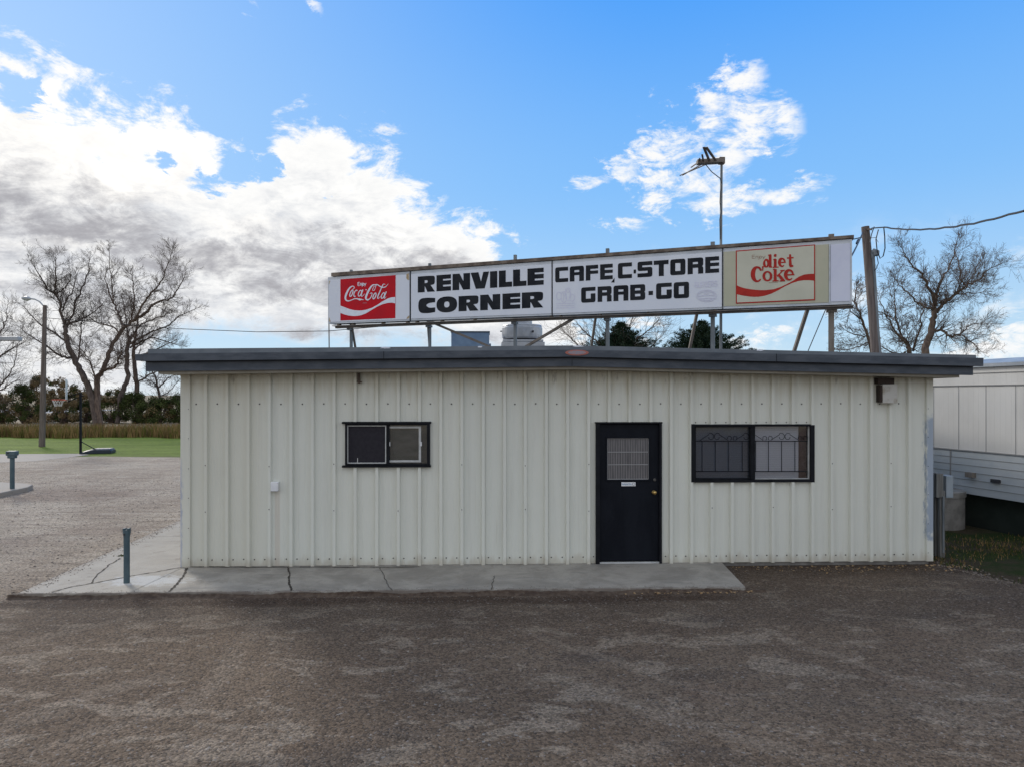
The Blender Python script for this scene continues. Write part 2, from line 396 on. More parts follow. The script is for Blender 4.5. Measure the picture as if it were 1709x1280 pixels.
m_door = mat('door_paint', (.0045, .006, .010), (.008, .010, .015), 4, .5, .15, 90, stretch=(1, 1, .4), spec=.12)
m_alu = mat('window_sash_aluminium', (.42, .43, .42), (.52, .53, .51), 8, .45)
m_glass, t, b, pos = pmat('window_glass', .04, .5)
b.inputs['Base Color'].default_value = (1, 1, 1, 1); b.inputs['Transmission Weight'].default_value = 1; b.inputs['IOR'].default_value = 1.5
b.inputs['Roughness'].default_value = 0.0
tr = t.nodes.new('ShaderNodeBsdfTransparent'); tr.inputs[0].default_value = (.93, .95, .96, 1)
gl = t.nodes.new('ShaderNodeBsdfGlossy'); gl.inputs['Roughness'].default_value = .02
fr = t.nodes.new('ShaderNodeFresnel'); fr.inputs[0].default_value = 1.5
mx = t.nodes.new('ShaderNodeMixShader'); bn = t.nodes.new('ShaderNodeBump'); bn.inputs['Strength'].default_value = .12; bn.inputs['Distance'].default_value = .01
t.links.new(nnoise(t, pos, 3, 2).so, bn.inputs['Height']); t.links.new(bn.outputs[0], gl.inputs['Normal'])
fm = X(t, fr.outputs[0])*2.6
t.links.new(fm.so, mx.inputs[0]); t.links.new(tr.outputs[0], mx.inputs[1]); t.links.new(gl.outputs[0], mx.inputs[2])
t.links.new(mx.outputs[0], t.nodes['Material Output'].inputs[0])
m_glass2 = m_glass.copy(); m_glass2.name = 'screened_glass'
for n_ in m_glass2.node_tree.nodes:
    if n_.type == 'BSDF_TRANSPARENT': n_.inputs[0].default_value = (.62, .66, .70, 1)
m_screen = mat('insect_screen', (.018, .016, .022), (.024, .022, .028), 20, .9)
m_blind, t, b, pos = pmat('window_blind', .6, .3)
gx, gy, gz = nsep(t, pos)
sl = (gz*30.0)._m('FRACT')
setcol(t, b, nmix(t, sl.ss(.72, .95)*.5, (.80, .78, .84), (.50, .50, .56)))
m_brown = mat('interior_brown', (.030, .022, .018), (.05, .035, .028), 9, .8)
m_curt = mat('curtain_maroon', (.06, .022, .022), (.09, .04, .04), 9, .9)
m_ribglass, t, b, pos = pmat('crimped_glass', .35, .5)
gx, gy, gz = nsep(t, pos)
rb_ = (gx*1.0/.0245*1.0)._m('FRACT')
rr = nnoise(t, nscale(t, pos, (60, 1, 2)), 1.5, 3)
setcol(t, b, nmix(t, ((rb_-.5).abs()).ss(.3, .05)*(rr.ss(.3, .6)*.7+.3), (.060, .058, .062), (.27, .255, .25)))
m_brass = mat('brass', (.55, .38, .14), (.42, .28, .10), 30, .3, metal=.9)
m_white = mat('white_plastic', (.74, .75, .76), (.66, .67, .68), 8, .45)
m_ink = mat('black_ink', (.02, .021, .026), (.03, .031, .036), 5, .55)
m_sblue = mat('label_blue', (.09, .24, .42), None, rough=.5)
m_badge = mat('badge_red', (.42, .12, .08), (.30, .14, .12), 40, .6)
m_badge2 = mat('badge_pale', (.36, .22, .22), (.22, .25, .30), 45, .6)
# sign
m_sface, t, b, pos = pmat('sign_panel_white', .42, .4)
sc_ = nmix(t, nnoise(t, nscale(t, pos, (1, 1, .6)), 1.6, 6, .65).ss(.35, .7), (.64, .67, .73), (.70, .72, .76))
sc_ = nmix(t, nnoise(t, nscale(t, pos, (6, 6, .5)), 2.2, 6, .7).ss(.62, .78)*.35, sc_, (.48, .47, .45))
setcol(t, b, sc_)
m_sframe = mat('sign_cabinet_metal', (.42, .45, .48), (.56, .59, .62), 2.2, .5, .1, 12, stretch=(1, 1, 2), lo=.3, hi=.6)
m_rust = mat('rusty_angle_iron', (.085, .062, .048), (.20, .16, .125), 5, .75, .3, 30)
m_steel = mat('galvanised_post', (.12, .14, .15), (.21, .23, .24), 6, .55, .1, 30, stretch=(1, 1, .3))
m_steelb = mat('weathered_brown_post', (.15, .125, .10), (.22, .19, .16), 7, .7, .2, 30, stretch=(1, 1, .3))
m_ruststain = mat('rust_stain', (.50, .44, .32), (.36, .25, .13), 14, .7)
m_red = mat('sign_red', (.52, .006, .016), (.44, .008, .018), 4, .4, spec=.12)
m_lwhite = mat('sign_letter_white', (.70, .74, .80), (.64, .68, .74), 8, .45)
m_sink = mat('sign_letter_charcoal', (.012, .014, .019), (.024, .026, .030), 3, .6, spec=.1)
m_cream = mat('sign_cream', (.55, .535, .43), (.50, .49, .39), 2, .45, spec=.12)
m_olive = mat('sign_olive_cream', (.48, .46, .345), (.44, .435, .32), 2, .45, spec=.12)
m_red2 = mat('sign_faded_red', (.42, .032, .022), (.35, .026, .020), 5, .5, spec=.12)
m_lav = mat('sign_panel_lavender', (.56, .58, .70), (.62, .64, .74), 2, .45)
m_ghost = mat('faded_print', (.60, .60, .71), (.66, .67, .76), 20, .5)
m_brownt = mat('faded_brown_print', (.28, .16, .11), None, rough=.5)
m_fan = mat('spun_aluminium', (.52, .53, .54), (.42, .43, .44), 5, .38, .05, 20, metal=.25)
m_fand = mat('dark_gap', (.04, .04, .045), None, rough=.8)
m_hvac = mat('blue_sheet_metal', (.19, .28, .40), (.24, .34, .46), 4, .5, .1, 10)
m_wood = mat('weathered_wood_pole', (.095, .075, .066), (.165, .135, .12), 4, .9, .6, 14, stretch=(4, 4, .25))
m_woodg = mat('grey_wood', (.10, .095, .08), (.20, .20, .19), 5, .9, .6, 14, stretch=(6, 6, .3))
m_cable = mat('black_cable', (.020, .021, .026), None, rough=.6)
m_bark, t, b, pos = pmat('tree_bark', .95, .1)
setcol(t, b, nmix(t, nnoise(t, nscale(t, pos, (3, 3, .7)), 3, 5).ss(.3, .7), (.075, .060, .052), (.15, .12, .105)))
setbump(t, b, nnoise(t, nscale(t, pos, (6, 6, 1)), 4, 5), .8, .05)
m_barkr, t, b, pos = pmat('pale_bark', .95, .1)
setcol(t, b, nmix(t, nnoise(t, nscale(t, pos, (3, 3, .7)), 3, 5).ss(.3, .7), (.085, .062, .052), (.17, .13, .105)))
def leafmat(name, a, c):
    m, t, b, pos = pmat(name, .85, .15)
    setcol(t, b, nmix(t, nnoise(t, pos, 1.1, 4, .6).ss(.35, .65), a, c)); return m
m_leafg = leafmat('dark_green_leaves', (.036, .054, .015), (.075, .092, .026))
m_leafb = leafmat('olive_brown_leaves', (.13, .10, .05), (.25, .175, .09))
m_needle = leafmat('spruce_needles', (.012, .028, .016), (.030, .050, .026))
m_tall = leafmat('dry_tall_grass', (.16, .105, .042), (.30, .195, .085))
m_tallg = leafmat('green_tall_grass', (.10, .105, .022), (.18, .16, .045))
m_blade = leafmat('grass_blades', (.030, .055, .012), (.070, .085, .025))
m_boll = mat('bollard_green_paint', (.050, .085, .10), (.070, .110, .125), 6, .55, .1, 40)
m_mobile, t, b, pos = pmat('trailer_white', .5, .35)
gx, gy, gz = nsep(t, pos)
mc = nmix(t, nnoise(t, nscale(t, pos, (1, 1, .5)), 1.3, 6).ss(.35, .7), (.60, .59, .56), (.53, .52, .49))
mc = nmix(t, nnoise(t, nscale(t, pos, (1, 5, .4)), 3, 6).ss(.6, .8)*.3, mc, (.38, .36, .31))
setcol(t, b, mc)
setbump(t, b, (gy*9.0)._m('FRACT').ss(.0, .25), .25, .006)
m_mobile2 = mat('trailer_lower_siding', (.42, .46, .48), (.50, .53, .54), 1.5, .5, .05, 10)
m_mline = mat('trailer_joint', (.24, .24, .235), None, rough=.7)
m_mroof = mat('trailer_roof', (.22, .25, .28), (.34, .37, .40), 2, .5)
m_skirt = mat('dark_skirting', (.010, .016, .012), (.018, .026, .020), 2, .9)
m_box = mat('grey_meter_box', (.24, .29, .32), (.30, .34, .37), 5, .5)
m_orange = mat('orange_rim', (.55, .10, .05), None, rough=.5)
m_net = mat('white_net', (.62, .62, .60), None, rough=.8)
m_navy = mat('dark_blue_plastic', (.018, .026, .040), None, rough=.5)
m_clear = mat('acrylic_backboard', (.45, .48, .48), None, rough=.3)
m_stone = mat('loose_stone', (.10, .08, .066), (.24, .205, .17), 25, .95, spec=.1)
m_dleaf = mat('fallen_leaves', (.22, .13, .06), (.34, .24, .13), 20, .9)
m_lampg = mat('lamp_grey', (.30, .32, .33), (.36, .38, .39), 4, .5)

# ------------------------------------------------------------------ ground
g = MB(); g.poly([(-3000, -3000, GZ-.012), (3000, -3000, GZ-.012), (3000, 3000, GZ-.012), (-3000, 3000, GZ-.012)])
tag(g.build('ground', m_field), kind='structure')
g = MB()
yb = G(200, 762).y; yb2 = G(0, 757).y; yb3 = G(303, 767).y
edge = []
for i in range(60):
    x = -60 + i*2.0
    y = yb + (x+15)*-.06 + random.uniform(-.25, .25)
    edge.append((x, min(y, yb+3), GZ))
g.poly([(-60, -40, GZ), (60, -40, GZ)] + [e for e in reversed(edge)])
tag(g.build('gravel_lot', m_gravel), kind='structure')
g = MB(); yl = G(150, 724).y + 2.0
g.poly([(-90, yb-4, GZ-.006), (60, yb-8, GZ-.006), (60, yl, GZ-.006), (-90, yl, GZ-.006)])
tag(g.build('lawn', m_lawn), kind='structure')
# court slab under the basketball hoop
g = MB()
a = [G(-90, 775, GZ+.004), G(60, 769, GZ+.004), G(150, 758.5, GZ+.004), G(130, 756.5, GZ+.004), G(-90, 758, GZ+.004)]
g.poly(a); tag(g.build('concrete_path', m_conc), kind='structure')
# far road strip at the left
g = MB()
p0 = G(-200, 689.5, GZ); p1 = G(32, 689, GZ); p2 = G(32, 683.5, GZ); p3 = G(-200, 684, GZ)
xa = p1.x+4
g.poly([(-400, p0.y, GZ+.01), (xa, p0.y, GZ+.01), (xa, p2.y, GZ+.01), (-400, p2.y, GZ+.01)])
tag(g.build('far_road', m_road), kind='structure')
# low rise of tan farmland on the skyline
g = MB(); ys = 420; n = 80
top = []
for i in range(n+1):
    x = -700 + i*1500/n; h_ = 3.2 + 1.2*math.sin(x*.011+1) + .6*math.sin(x*.041)
    top.append((x, ys+120, h_))
for i in range(n):
    x0, x1 = top[i][0], top[i+1][0]
    g.poly([(x0, ys-60, GZ-.05), (x1, ys-60, GZ-.05), top[i+1], top[i]])
    g.poly([top[i], top[i+1], (x1, ys+900, GZ-.05), (x0, ys+900, GZ-.05)])
tag(g.build('hills', m_field), kind='structure')

# apron slab round two sides of the building
XL = W(303, 800).x; XR = W(1555, 800).x
yf = G(800, 987, -.03).y; xe1 = G(1250, 983, 0).x; xe0 = W(1205, 943).x
A0 = G(36, 989, -.02); A1 = G(299, 868, 0)
lx = lambda y: A0.x + (A1.x-A0.x)*(y-A0.y)/(A1.y-A0.y)
g = MB()
def slab(pts, z0=GZ-.05, z1=0.0):
    b0 = len(g.v); n = len(pts)
    for z in (z1, z0):
        for x, y in pts: g.v.append((x, y, z))
    g.f.append(tuple(range(b0, b0+n))); g.m.append(0)
    for i in range(n):
        j = (i+1) % n; g.f.append((b0+j, b0+i, b0+n+i, b0+n+j)); g.m.append(0)
def wob(a, b_, n=14, am=.012):
    out = []
    for i in range(n):
        f = i/n; out.append((a[0]+(b_[0]-a[0])*f+random.uniform(-am, am)*(i > 0), a[1]+(b_[1]-a[1])*f+random.uniform(-am, am)*(i > 0)))
    return out
GAP = .0012
sx1 = [XL+.05, G(482, 965, 0).x, G(650, 965, 0).x, G(822, 965, 0).x, xe1]
# left slab (front left corner and side strip)
slab(wob((lx(yf), yf), (sx1[0]-.12, yf)) + [(sx1[0]-.12, yf), (sx1[0]-GAP, 0.0), (sx1[0]-GAP, 2.2), (lx(2.2), 2.2)])
slab([(lx(2.21), 2.21), (sx1[0]-GAP, 2.21), (sx1[0]-GAP, 7.9), (lx(7.9), 7.9)])
slab(wob((sx1[0]-.12+GAP, yf), (xe1, yf), 40) + [(xe1, yf), (xe0, -.004), (sx1[0]+GAP, -.004)])
tag(g.build('concrete_pavement', m_conc, bevel=.01), kind='structure')
g = MB()
def berm(x0, x1, ys_, zt_, n=260):
    rows = []
    for i in range(n+1):
        x = x0+(x1-x0)*i/n; w_ = .035+.03*sin_(x*1.3)+random.uniform(-.015, .015); h_ = zt_+.010*sin_(x*2.9+1)+.008*sin_(x*7.1)+random.uniform(-.006, .004)
        rows.append([(x, ys_+.02, h_), (x, ys_-.015, h_), (x, ys_-.5*w_-.02, GZ+(h_-GZ)*.45), (x, ys_-w_-.06, GZ-.004)])
    for a, c in zip(rows, rows[1:]):
        for k in range(3): g.poly([a[k], a[k+1], c[k+1], c[k]])
sin_ = math.sin
berm(lx(yf)-.1, xe1+.25, yf, -.022)
m_berm = mat('dark_soil', (.055, .036, .025), (.105, .076, .054), 14, .95, .8, 60)
tag(g.build('soil_edge', m_berm), kind='structure')
# cracks: thin strips of dirt just above the slab
g = MB()
def crack(px_pts, w=.008, z=.004, jit=.012):
    pts = [G(x, y, z) for x, y in px_pts]; fine = []
    for i in range(len(pts)-1):
        for k in range(6):
            p = pts[i].lerp(pts[i+1], k/6); p.x += random.uniform(-jit, jit); p.y += random.uniform(-jit, jit); fine.append(p)
    fine.append(pts[-1])
    for i in range(len(fine)-1):
        d = (fine[i+1]-fine[i]); d.z = 0; nrm = Vector((-d.y, d.x, 0)).normalized()
        w0, w1 = w*random.uniform(.5, 1.6), w*random.uniform(.5, 1.6)
        g.poly([fine[i]-nrm*w0, fine[i]+nrm*w0, fine[i+1]+nrm*w1, fine[i+1]-nrm*w1])
crack([(88, 987), (120, 978), (152, 973), (190, 966), (225, 959), (262, 953), (303, 946)], .009)
crack([(153, 972), (163, 957), (185, 940), (200, 931)], .009)
crack([(312, 947), (307, 960), (297, 972), (282, 986)], .014)
crack([(480, 946), (484, 955), (481, 968), (486, 985)], .011)
crack([(633, 946), (641, 960), (648, 975), (655, 985)], .004)
crack([(826, 960), (822, 972), (820, 983)], .004)
crack([(303, 945), (400, 945.5), (500, 945.5), (600, 945.5), (700, 945)], .012, .006)
crack([(215, 904), (303, 903)], .003)
crack([(268, 880), (301, 879.5)], .004)
tag(g.build('pavement_cracks', m_crack), kind='structure')

# raised island with kerb at the far left
g = MB()
k1 = G(-120, 838, GZ); k2 = G(-5, 831, GZ); k3 = G(46, 820, GZ); k4 = G(55, 815.5, GZ); k5 = G(40, 813, GZ); k6 = G(-120, 806, GZ)
slab([(p.x, p.y) for p in (k1, k2, k3, k4, k5, k6)], GZ-.03, GZ+.12)
tag(g.build('kerb_island', m_conc, bevel=.02), kind='structure')

# yard with patchy grass right of the building
g = MB()
pts = [G(1562, 932), G(1580, 943), G(1610, 950), G(1640, 960), G(1670, 968), G(1709, 975), G(1800, 984)]
ring = [(p.x+random.uniform(-.05, .05), p.y, GZ+.006) for p in pts] + [(14, 3, GZ+.006), (14, 30, GZ+.006), (XR+.02, 30, GZ+.006), (XR+.02, pts[0].y, GZ+.006)]
g.poly(ring); tag(g.build('yard', m_patch), kind='structure')

def blades(name, mt, pts, hh, ww, lean=.4, label=None, mats=None):
    b_ = MB()
    for (x, y, z) in pts:
        h_ = random.uniform(*hh); w_ = random.uniform(*ww); a = random.uniform(0, 6.28)
        dx_, dy_ = math.cos(a)*w_, math.sin(a)*w_; l_ = h_*lean
        tx, ty = random.uniform(-l_, l_), random.uniform(-l_, l_)
        mi = random.randrange(len(mats)) if mats else 0
        b_.v += [(x-dx_, y-dy_, z), (x+dx_, y+dy_, z), (x+dx_*.6+tx*.45, y+dy_*.6+ty*.45, z+h_*.6), (x+tx, y+ty, z+h_), (x-dx_*.6+tx*.45, y-dy_*.6+ty*.45, z+h_*.6)]
        k = len(b_.v)-5; b_.f.append((k, k+1, k+2, k+3, k+4)); b_.m.append(mi)
    o = b_.build(name, mats or mt); return o
pp = []
from math import sin
while len(pp) < 9000:
    x = random.uniform(XR+.1, 9.6); y = random.uniform(-1.6, 9)**1.0
    if y > 9: continue
    # inside the ring roughly
    e = None
    if y < -.2:
        xe = None
        for i in range(len(pts)-1):
            if pts[i].y >= y >= pts[i+1].y:
                f = (y-pts[i].y)/(pts[i+1].y-pts[i].y); xe = pts[i].x+(pts[i+1].x-pts[i].x)*f
        if xe is None or x < xe+random.uniform(-.1, .5): continue
    v = sin(x*2.3+y*1.1)+sin(y*3.1-x*1.7)+random.uniform(-1.3, 1.3)
    if v < .1: continue
    pp.append((x, y, GZ+.004))
tag(blades('yard_grass', None, pp, (.02, .075), (.004, .009), .6, mats=[m_blade, m_blade, m_tall]), 'short patchy green grass beside the white trailer', 'grass', kind='stuff')
# dry tall grass strip at the back of the lawn
pp = []
y0 = G(150, 731).y
for i in range(26000):
    x = random.uniform(-42, 6); dd = random.random()**1.3*5.5
    pp.append((x, y0 + .02*abs(x) + dd + .5*sin(x*.8) + .3*sin(x*2.1), GZ))
tag(blades('tall_grass', None, pp, (.3, .82), (.012, .035), .35, mats=[m_tall, m_tall, m_tallg]), 'strip of tall brown and olive grass along the back edge of the lawn', 'tall grass', kind='stuff')
# loose stones
b_ = MB()
def stone(x, y, z, r):
    k = len(b_.v); n = 5
    sq = random.uniform(.4, .8); a0 = random.uniform(0, 6)
    b_.v.append((x, y, z+r*sq))
    for j in range(n):
        a = a0+6.283*j/n; q = r*random.uniform(.7, 1.2); b_.v.append((x+math.cos(a)*q, y+math.sin(a)*q, z+r*sq*random.uniform(.2, .55)))
    for j in range(n):
        a = a0+6.283*j/n; b_.v.append((x+math.cos(a)*r*.9, y+math.sin(a)*r*.9, z-r*.3))
    for j in range(n):
        j2 = (j+1) % n
        b_.f.append((k, k+1+j, k+1+j2)); b_.f.append((k+1+j, k+1+n+j, k+1+n+j2, k+1+j2)); b_.m += [0, 0]
for i in range(9000):
    yy = -6.4 + random.random()**1.2*6.3; xx = random.uniform(-8, 9)
    if yy > yf-.02 and xx < xe1+.1: continue
    stone(xx, yy, GZ, random.choice((.003, .004, .004, .005, .006, .007, .010)))
for i in range(420):
    xx = random.uniform(lx(yf), xe1); yy = yf+abs(random.gauss(0, .05)); stone(xx, yy, .002, random.choice((.003, .004, .006)))
for i in range(500):
    yy = random.uniform(yf, 5); xx = lx(yy)+abs(random.gauss(0, .10)); stone(xx, yy, .002, random.choice((.004, .006, .009)))
for i in range(4200):
    yy = random.uniform(-1.5, 12); xx = random.uniform(-16, -6.0)
    if xx > lx(yy)-.03: continue
    stone(xx, yy, GZ, random.choice((.008, .010, .013, .018)))
for i in range(230):
    q = random.random(); i0 = random.randrange(len(pts)-2); p = pts[i0].lerp(pts[i0+1], q)
    stone(p.x+random.gauss(0, .12), p.y+random.gauss(0, .10), GZ+.004, random.choice((.008, .012, .017)))
tag(b_.build('loose_gravel', m_stone), 'loose pale stones scattered over the dark gravel lot', 'gravel', kind='stuff')
b_ = MB()
for i in range(260):
    if random.random() < .8: x = random.uniform(xe0+.1, XR+.5); y = random.triangular(-.55, -.05, -.08)
    else: x = random.uniform(xe1-1.6, xe1+.1); y = yf-random.uniform(.02, .1)
    r = random.uniform(.010, .030); a = random.uniform(0, 6.28); z = GZ+.006
    vs = [(x+math.cos(a+k*1.57)*r*(1 if k % 2 else .6), y+math.sin(a+k*1.57)*r*(1 if k % 2 else .6), z+random.uniform(0, .022)) for k in range(4)]
    b_.poly(vs)
tag(b_.build('fallen_leaves', m_dleaf), 'scattered dry leaves along the foot of the metal wall', 'leaves', kind='stuff')
b_ = MB(); c0 = G(203, 927, .002)
for i in range(60):
    x = c0.x+random.gauss(0, .05); y = c0.y+random.gauss(0, .03); h_ = random.uniform(.01, .03); a = random.uniform(0, 6)
    b_.poly([(x, y, .002), (x+.012*math.cos(a), y+.012*math.sin(a), .002), (x+.02*math.cos(a), y+.02*math.sin(a), h_)])
tag(b_.build('weed_tuft', m_blade), 'small green weeds growing in the slab crack beside the near bollard', 'weeds', kind='stuff')

# ------------------------------------------------------------------ building
B = thing('metal_building', 'low white ribbed metal cafe building with slate blue fascia and black door', 'building', (0, 0, 0))
DEPTH = 9.2
ribs_px = [345, 380.1, 415.7, 450.8, 486.8, 522.4, 558.4, 593.5, 629.5, 665.2, 700.4, 736, 771, 806.5, 842, 876.5, 911.5, 947, 982, 1016, 1050.5, 1085.4, 1119.4, 1153, 1186.8, 1220.6, 1254.8, 1288.3, 1321.5, 1354.3, 1386.5, 1419.5, 1452, 1484, 1515.5]
ribs = [W(p, 800).x for p in ribs_px]
XLp = W(318, 800).x; XRp = W(1545, 800).x
def zt(x):
    a = [(W(303, 622).x, W(303, 622).z), (W(950, 612).x, W(950, 612).z), (W(1555, 628).x, W(1555, 628).z)]
    if x < a[1][0]: f = (x-a[0][0])/(a[1][0]-a[0][0]); return a[0][1]+(a[1][1]-a[0][1])*f
    f = (x-a[1][0])/(a[2][0]-a[1][0]); return a[1][1]+(a[2][1]-a[1][1])*f
def rect(x0, x1, y0, y1, Y=0): a = W(x0, y0, Y); c = W(x1, y1, Y); return a.x, c.x, c.z, a.z   # x0,x1,z0,z1
dX0, dX1, dZ0, dZ1 = rect(995, 1102, 706, 936)
lX0, lX1, lZ0, lZ1 = rect(578, 716, 706, 776)
rX0, rX1, rZ0, rZ1 = rect(1156, 1354, 710, 801)
openings = [(dX0, dX1, -.02, dZ1), (lX0, lX1, lZ0, lZ1), (rX0, rX1, rZ0, rZ1)]
g = MB()
RW, RTp, RH = .034, .021, .050
xs = [(XLp, 0), (XRp, 0)]
for x in ribs:
    for dx_, y in ((-RW, 0), (-RTp, -RH), (RTp, -RH), (RW, 0)): xs.append((x+dx_, y))
for i in range(len(ribs)-1):           # two faint stiffening pleats per flat
    w_ = ribs[i+1]-ribs[i]
    for f in (.36, .64):
        x = ribs[i]+w_*f
        for dx_, y in ((-.012, 0), (-.006, -.0016), (.006, -.0016), (.012, 0)): xs.append((x+dx_, y))
def prof(x):
    q = sorted(xs)
    for i in range(len(q)-1):
        if q[i][0] <= x <= q[i+1][0]:
            f = (x-q[i][0])/max(1e-9, q[i+1][0]-q[i][0]); return q[i][1]+(q[i+1][1]-q[i][1])*f
    return 0
extra = []
for o in openings: extra += [(o[0], prof(o[0])), (o[1], prof(o[1]))]
cols = sorted(xs+extra)
for i in range(len(cols)-1):
    (xa_, ya_), (xb_, yb_) = cols[i], cols[i+1]
    if xb_-xa_ < 1e-6: continue
    xm = (xa_+xb_)/2; cuts = [0.0]
    ivs = [(0.0, None)]
    z = 0.0
    hole = [(o[2], o[3]) for o in openings if o[0] <= xm <= o[1]]
    spans = []
    for (h0, h1) in sorted(hole):
        if h0 > z: spans.append((z, h0))
        z = h1
    spans.append((z, None))
    for (a0, a1) in spans:
        za1 = zt(xa_)+.02 if a1 is None else a1; zb1 = zt(xb_)+.02 if a1 is None else a1
        g.poly([(xa_, ya_, a0), (xb_, yb_, a0), (xb_, yb_, zb1), (xa_, ya_, za1)])
# thickness lip at the foot
for i in range(len(cols)-1):
    (xa_, ya_), (xb_, yb_) = cols[i], cols[i+1]
    if not any(o[2] < 0 and o[0] <= (xa_+xb_)/2 <= o[1] for o in openings):
        g.poly([(xa_, ya_, 0), (xa_, .03, 0), (xb_, .03, 0), (xb_, yb_, 0)])
for i in range(1, len(ribs), 3):
    x = ribs[i]+RW
    if any(o[0]-.06 < x < o[1]+.06 for o in openings): continue
    g.box(x+.002, x+.012+random.uniform(0, .004), -.0030, -.0006, .002, zt(x)-.02)
# screws
def screw(x, z, y=-.001, r=.0085):
    k = 6; b0 = len(g.v)
    for yy, rr_ in ((y, r*1.35), (y-.003, r*1.2), (y-.007, r*.8)):
        for j in range(k): g.v.append((x+math.cos(j*1.0472)*rr_, yy, z+math.sin(j*1.0472)*rr_))
    for l in (0, 1):
        for j in range(k): g.f.append((b0+l*k+j, b0+l*k+(j+1) % k, b0+(l+1)*k+(j+1) % k, b0+(l+1)*k+j)); g.m.append(1)
    g.f.append(tuple(b0+2*k+j for j in range(k))); g.m.append(1)
mids = [ribs[0]-.15] + [(ribs[i]+ribs[i+1])/2 for i in range(len(ribs)-1)]
for x in mids: screw(x, 2.325+random.uniform(-.004, .004), -.001, .009)
for i in range(len(ribs)):
    for f in (-.25, .25):
        x = ribs[i]+f*.305
        if dX0-.03 < x < dX1+.03 or x > XRp: continue
        screw(x, .095+random.uniform(-.004, .004), -.001, .008)
for i in range(12):
    screw(W(1161+i*16.8, 705).x, W(1161, 704.6).z, -.001, .007)
for i, x in enumerate(ribs):
    if i % 3 == 0:
        for z in (.8, 1.45): 
            if not any(o[0]-.05 < x < o[1]+.05 and o[2]-.05 < z < o[3]+.05 for o in openings): screw(x, z+random.uniform(-.03, .03), -RH-.001, .006)
g.build('front_wall', [m_wall, m_screw], B)
# other walls (side and back) ribbed too
def side_wall(name, x, sgn):
    g = MB(); y = 0.06; pts_ = [(.055, 0)]
    k = 0
    while True:
        yc = .20 + k*.3048
        if yc > DEPTH-.1: break
        for d_, o_ in ((-RW, 0), (-RTp, RH), (RTp, RH), (RW, 0)): pts_.append((yc+d_, o_))
        k += 1
    pts_.append((DEPTH, 0)); zz = zt(x)+.02
    for i in range(len(pts_)-1):
        a, c = pts_[i], pts_[i+1]
        g.poly([(x+sgn*a[1], a[0], 0), (x+sgn*c[1], c[0], 0), (x+sgn*c[1], c[0], zz), (x+sgn*a[1], a[0], zz)])
    g.build(name, m_wall, B)
side_wall('side_wall', XL+.03, -1); side_wall('side_wall', XR-.03, 1)
g = MB(); g.poly([(XL+.03, DEPTH, 0), (XR-.03, DEPTH, 0), (XR-.03, DEPTH, zt(XR)), (.74, DEPTH, zt(.74)), (XL+.03, DEPTH, zt(XL))]); g.build('rear_wall', m_wall, B)
# corner trims
for x0, x1 in ((XL, XLp+.004), (XRp-.004, XR)):
    g = MB(); x = x0 if x0 == XL else x1; sg = 1 if x0 == XL else -1
    g.box(x0, x1, -.036, -.030, 0.0, zt((x0+x1)/2)+.01)
    g.box(min(x, x+sg*.006), max(x, x+sg*.006), -.030, .14, 0.0, zt(x)+.01)
    e = x1 if x0 == XL else x0
    g.box(min(e, e+sg*.005), max(e, e+sg*.005), -.030, .0, 0, zt(e))
    for z in (.12, .55, .98, 1.4, 1.83, 2.25):
        b0 = len(g.v); cx_ = e-sg*.018
        g.box(cx_-.005, cx_+.005, -.040, -.036, z, z+.01, 1)
    g.build('corner_trim', [m_wall, m_screw], B)
# foundation
g = MB(); g.box(XL+.03, dX0, .035, DEPTH, -.3, -.002); g.box(dX1, XR-.03, .035, DEPTH, -.3, -.002); g.box(dX0, dX1, .0, DEPTH, -.3, -.006)
g.build('foundation', m_found, B)
# roof edge layers
def layer(name, mt, Y0, Y1, keys_top, keys_bot, ends):
    """keys: (px,py) for left end, ridge, right end, on plane Y0"""
    g = MB(); T = [W(x, y, Y0) for x, y in keys_top]; Bm = [W(x, y, Y0) for x, y in keys_bot]
    T[0].x = Bm[0].x = W(ends[0], 600, Y0).x; T[2].x = Bm[2].x = W(ends[1], 600, Y0).x
    return T, Bm
def roofband(name, mt, Y0, Y1, top3, bot3, ends, par=None):
    xl_ = W(ends[0], 600, Y0).x; xr_ = W(ends[1], 600, Y0).x; xm_ = W(955, 600, Y0).x
    def zz(keys):
        a = [W(x, y, Y0) for x, y in keys]
        def f(x):
            i = 0 if x < a[1].x else 1
            q = (x-a[i].x)/(a[i+1].x-a[i].x); return a[i].z+(a[i+1].z-a[i].z)*q
        return f
    ft_, fb_ = zz(top3), zz(bot3); g = MB()
    for xa_, xb_ in ((xl_, xm_), (xm_, xr_)):
        b0 = len(g.v)
        for x in (xa_, xb_):
            g.v += [(x, Y0, fb_(x)), (x, Y1, fb_(x)), (x, Y1, ft_(x)), (x, Y0, ft_(x))]
        for f in ((0, 4, 7, 3), (3, 7, 6, 2), (1, 2, 6, 5), (0, 1, 5, 4)): g.f.append(tuple(b0+i for i in f)); g.m.append(0)
        if xa_ == xl_: g.f.append((b0, b0+3, b0+2, b0+1)); g.m.append(0)
        else: g.f.append((b0+4, b0+5, b0+6, b0+7)); g.m.append(0)
    return g.build(name, mt, par or B), ft_, fb_
YR = DEPTH+.35
capo, cft, cfb = roofband('roof_cap', m_cap, -.40, YR, [(240, 582.8), (955, 577), (1620, 592.5)], [(240, 591.5), (955, 584.8), (1620, 598)], (247, 1629))
fo, uft, ufb = roofband('fascia', m_fascia, -.47, -.405, [(240, 590.5), (955, 584), (1620, 597.3)], [(240, 602.8), (955, 595.7), (1620, 611)], (239, 1641))
lo_, lft, lfb = roofband('lower_fascia', m_fascia, -.40, -.345, [(240, 602.0), (955, 595.0), (1620, 610.5)], [(240, 620), (955, 611.6), (1620, 626.3)], (243, 1624))
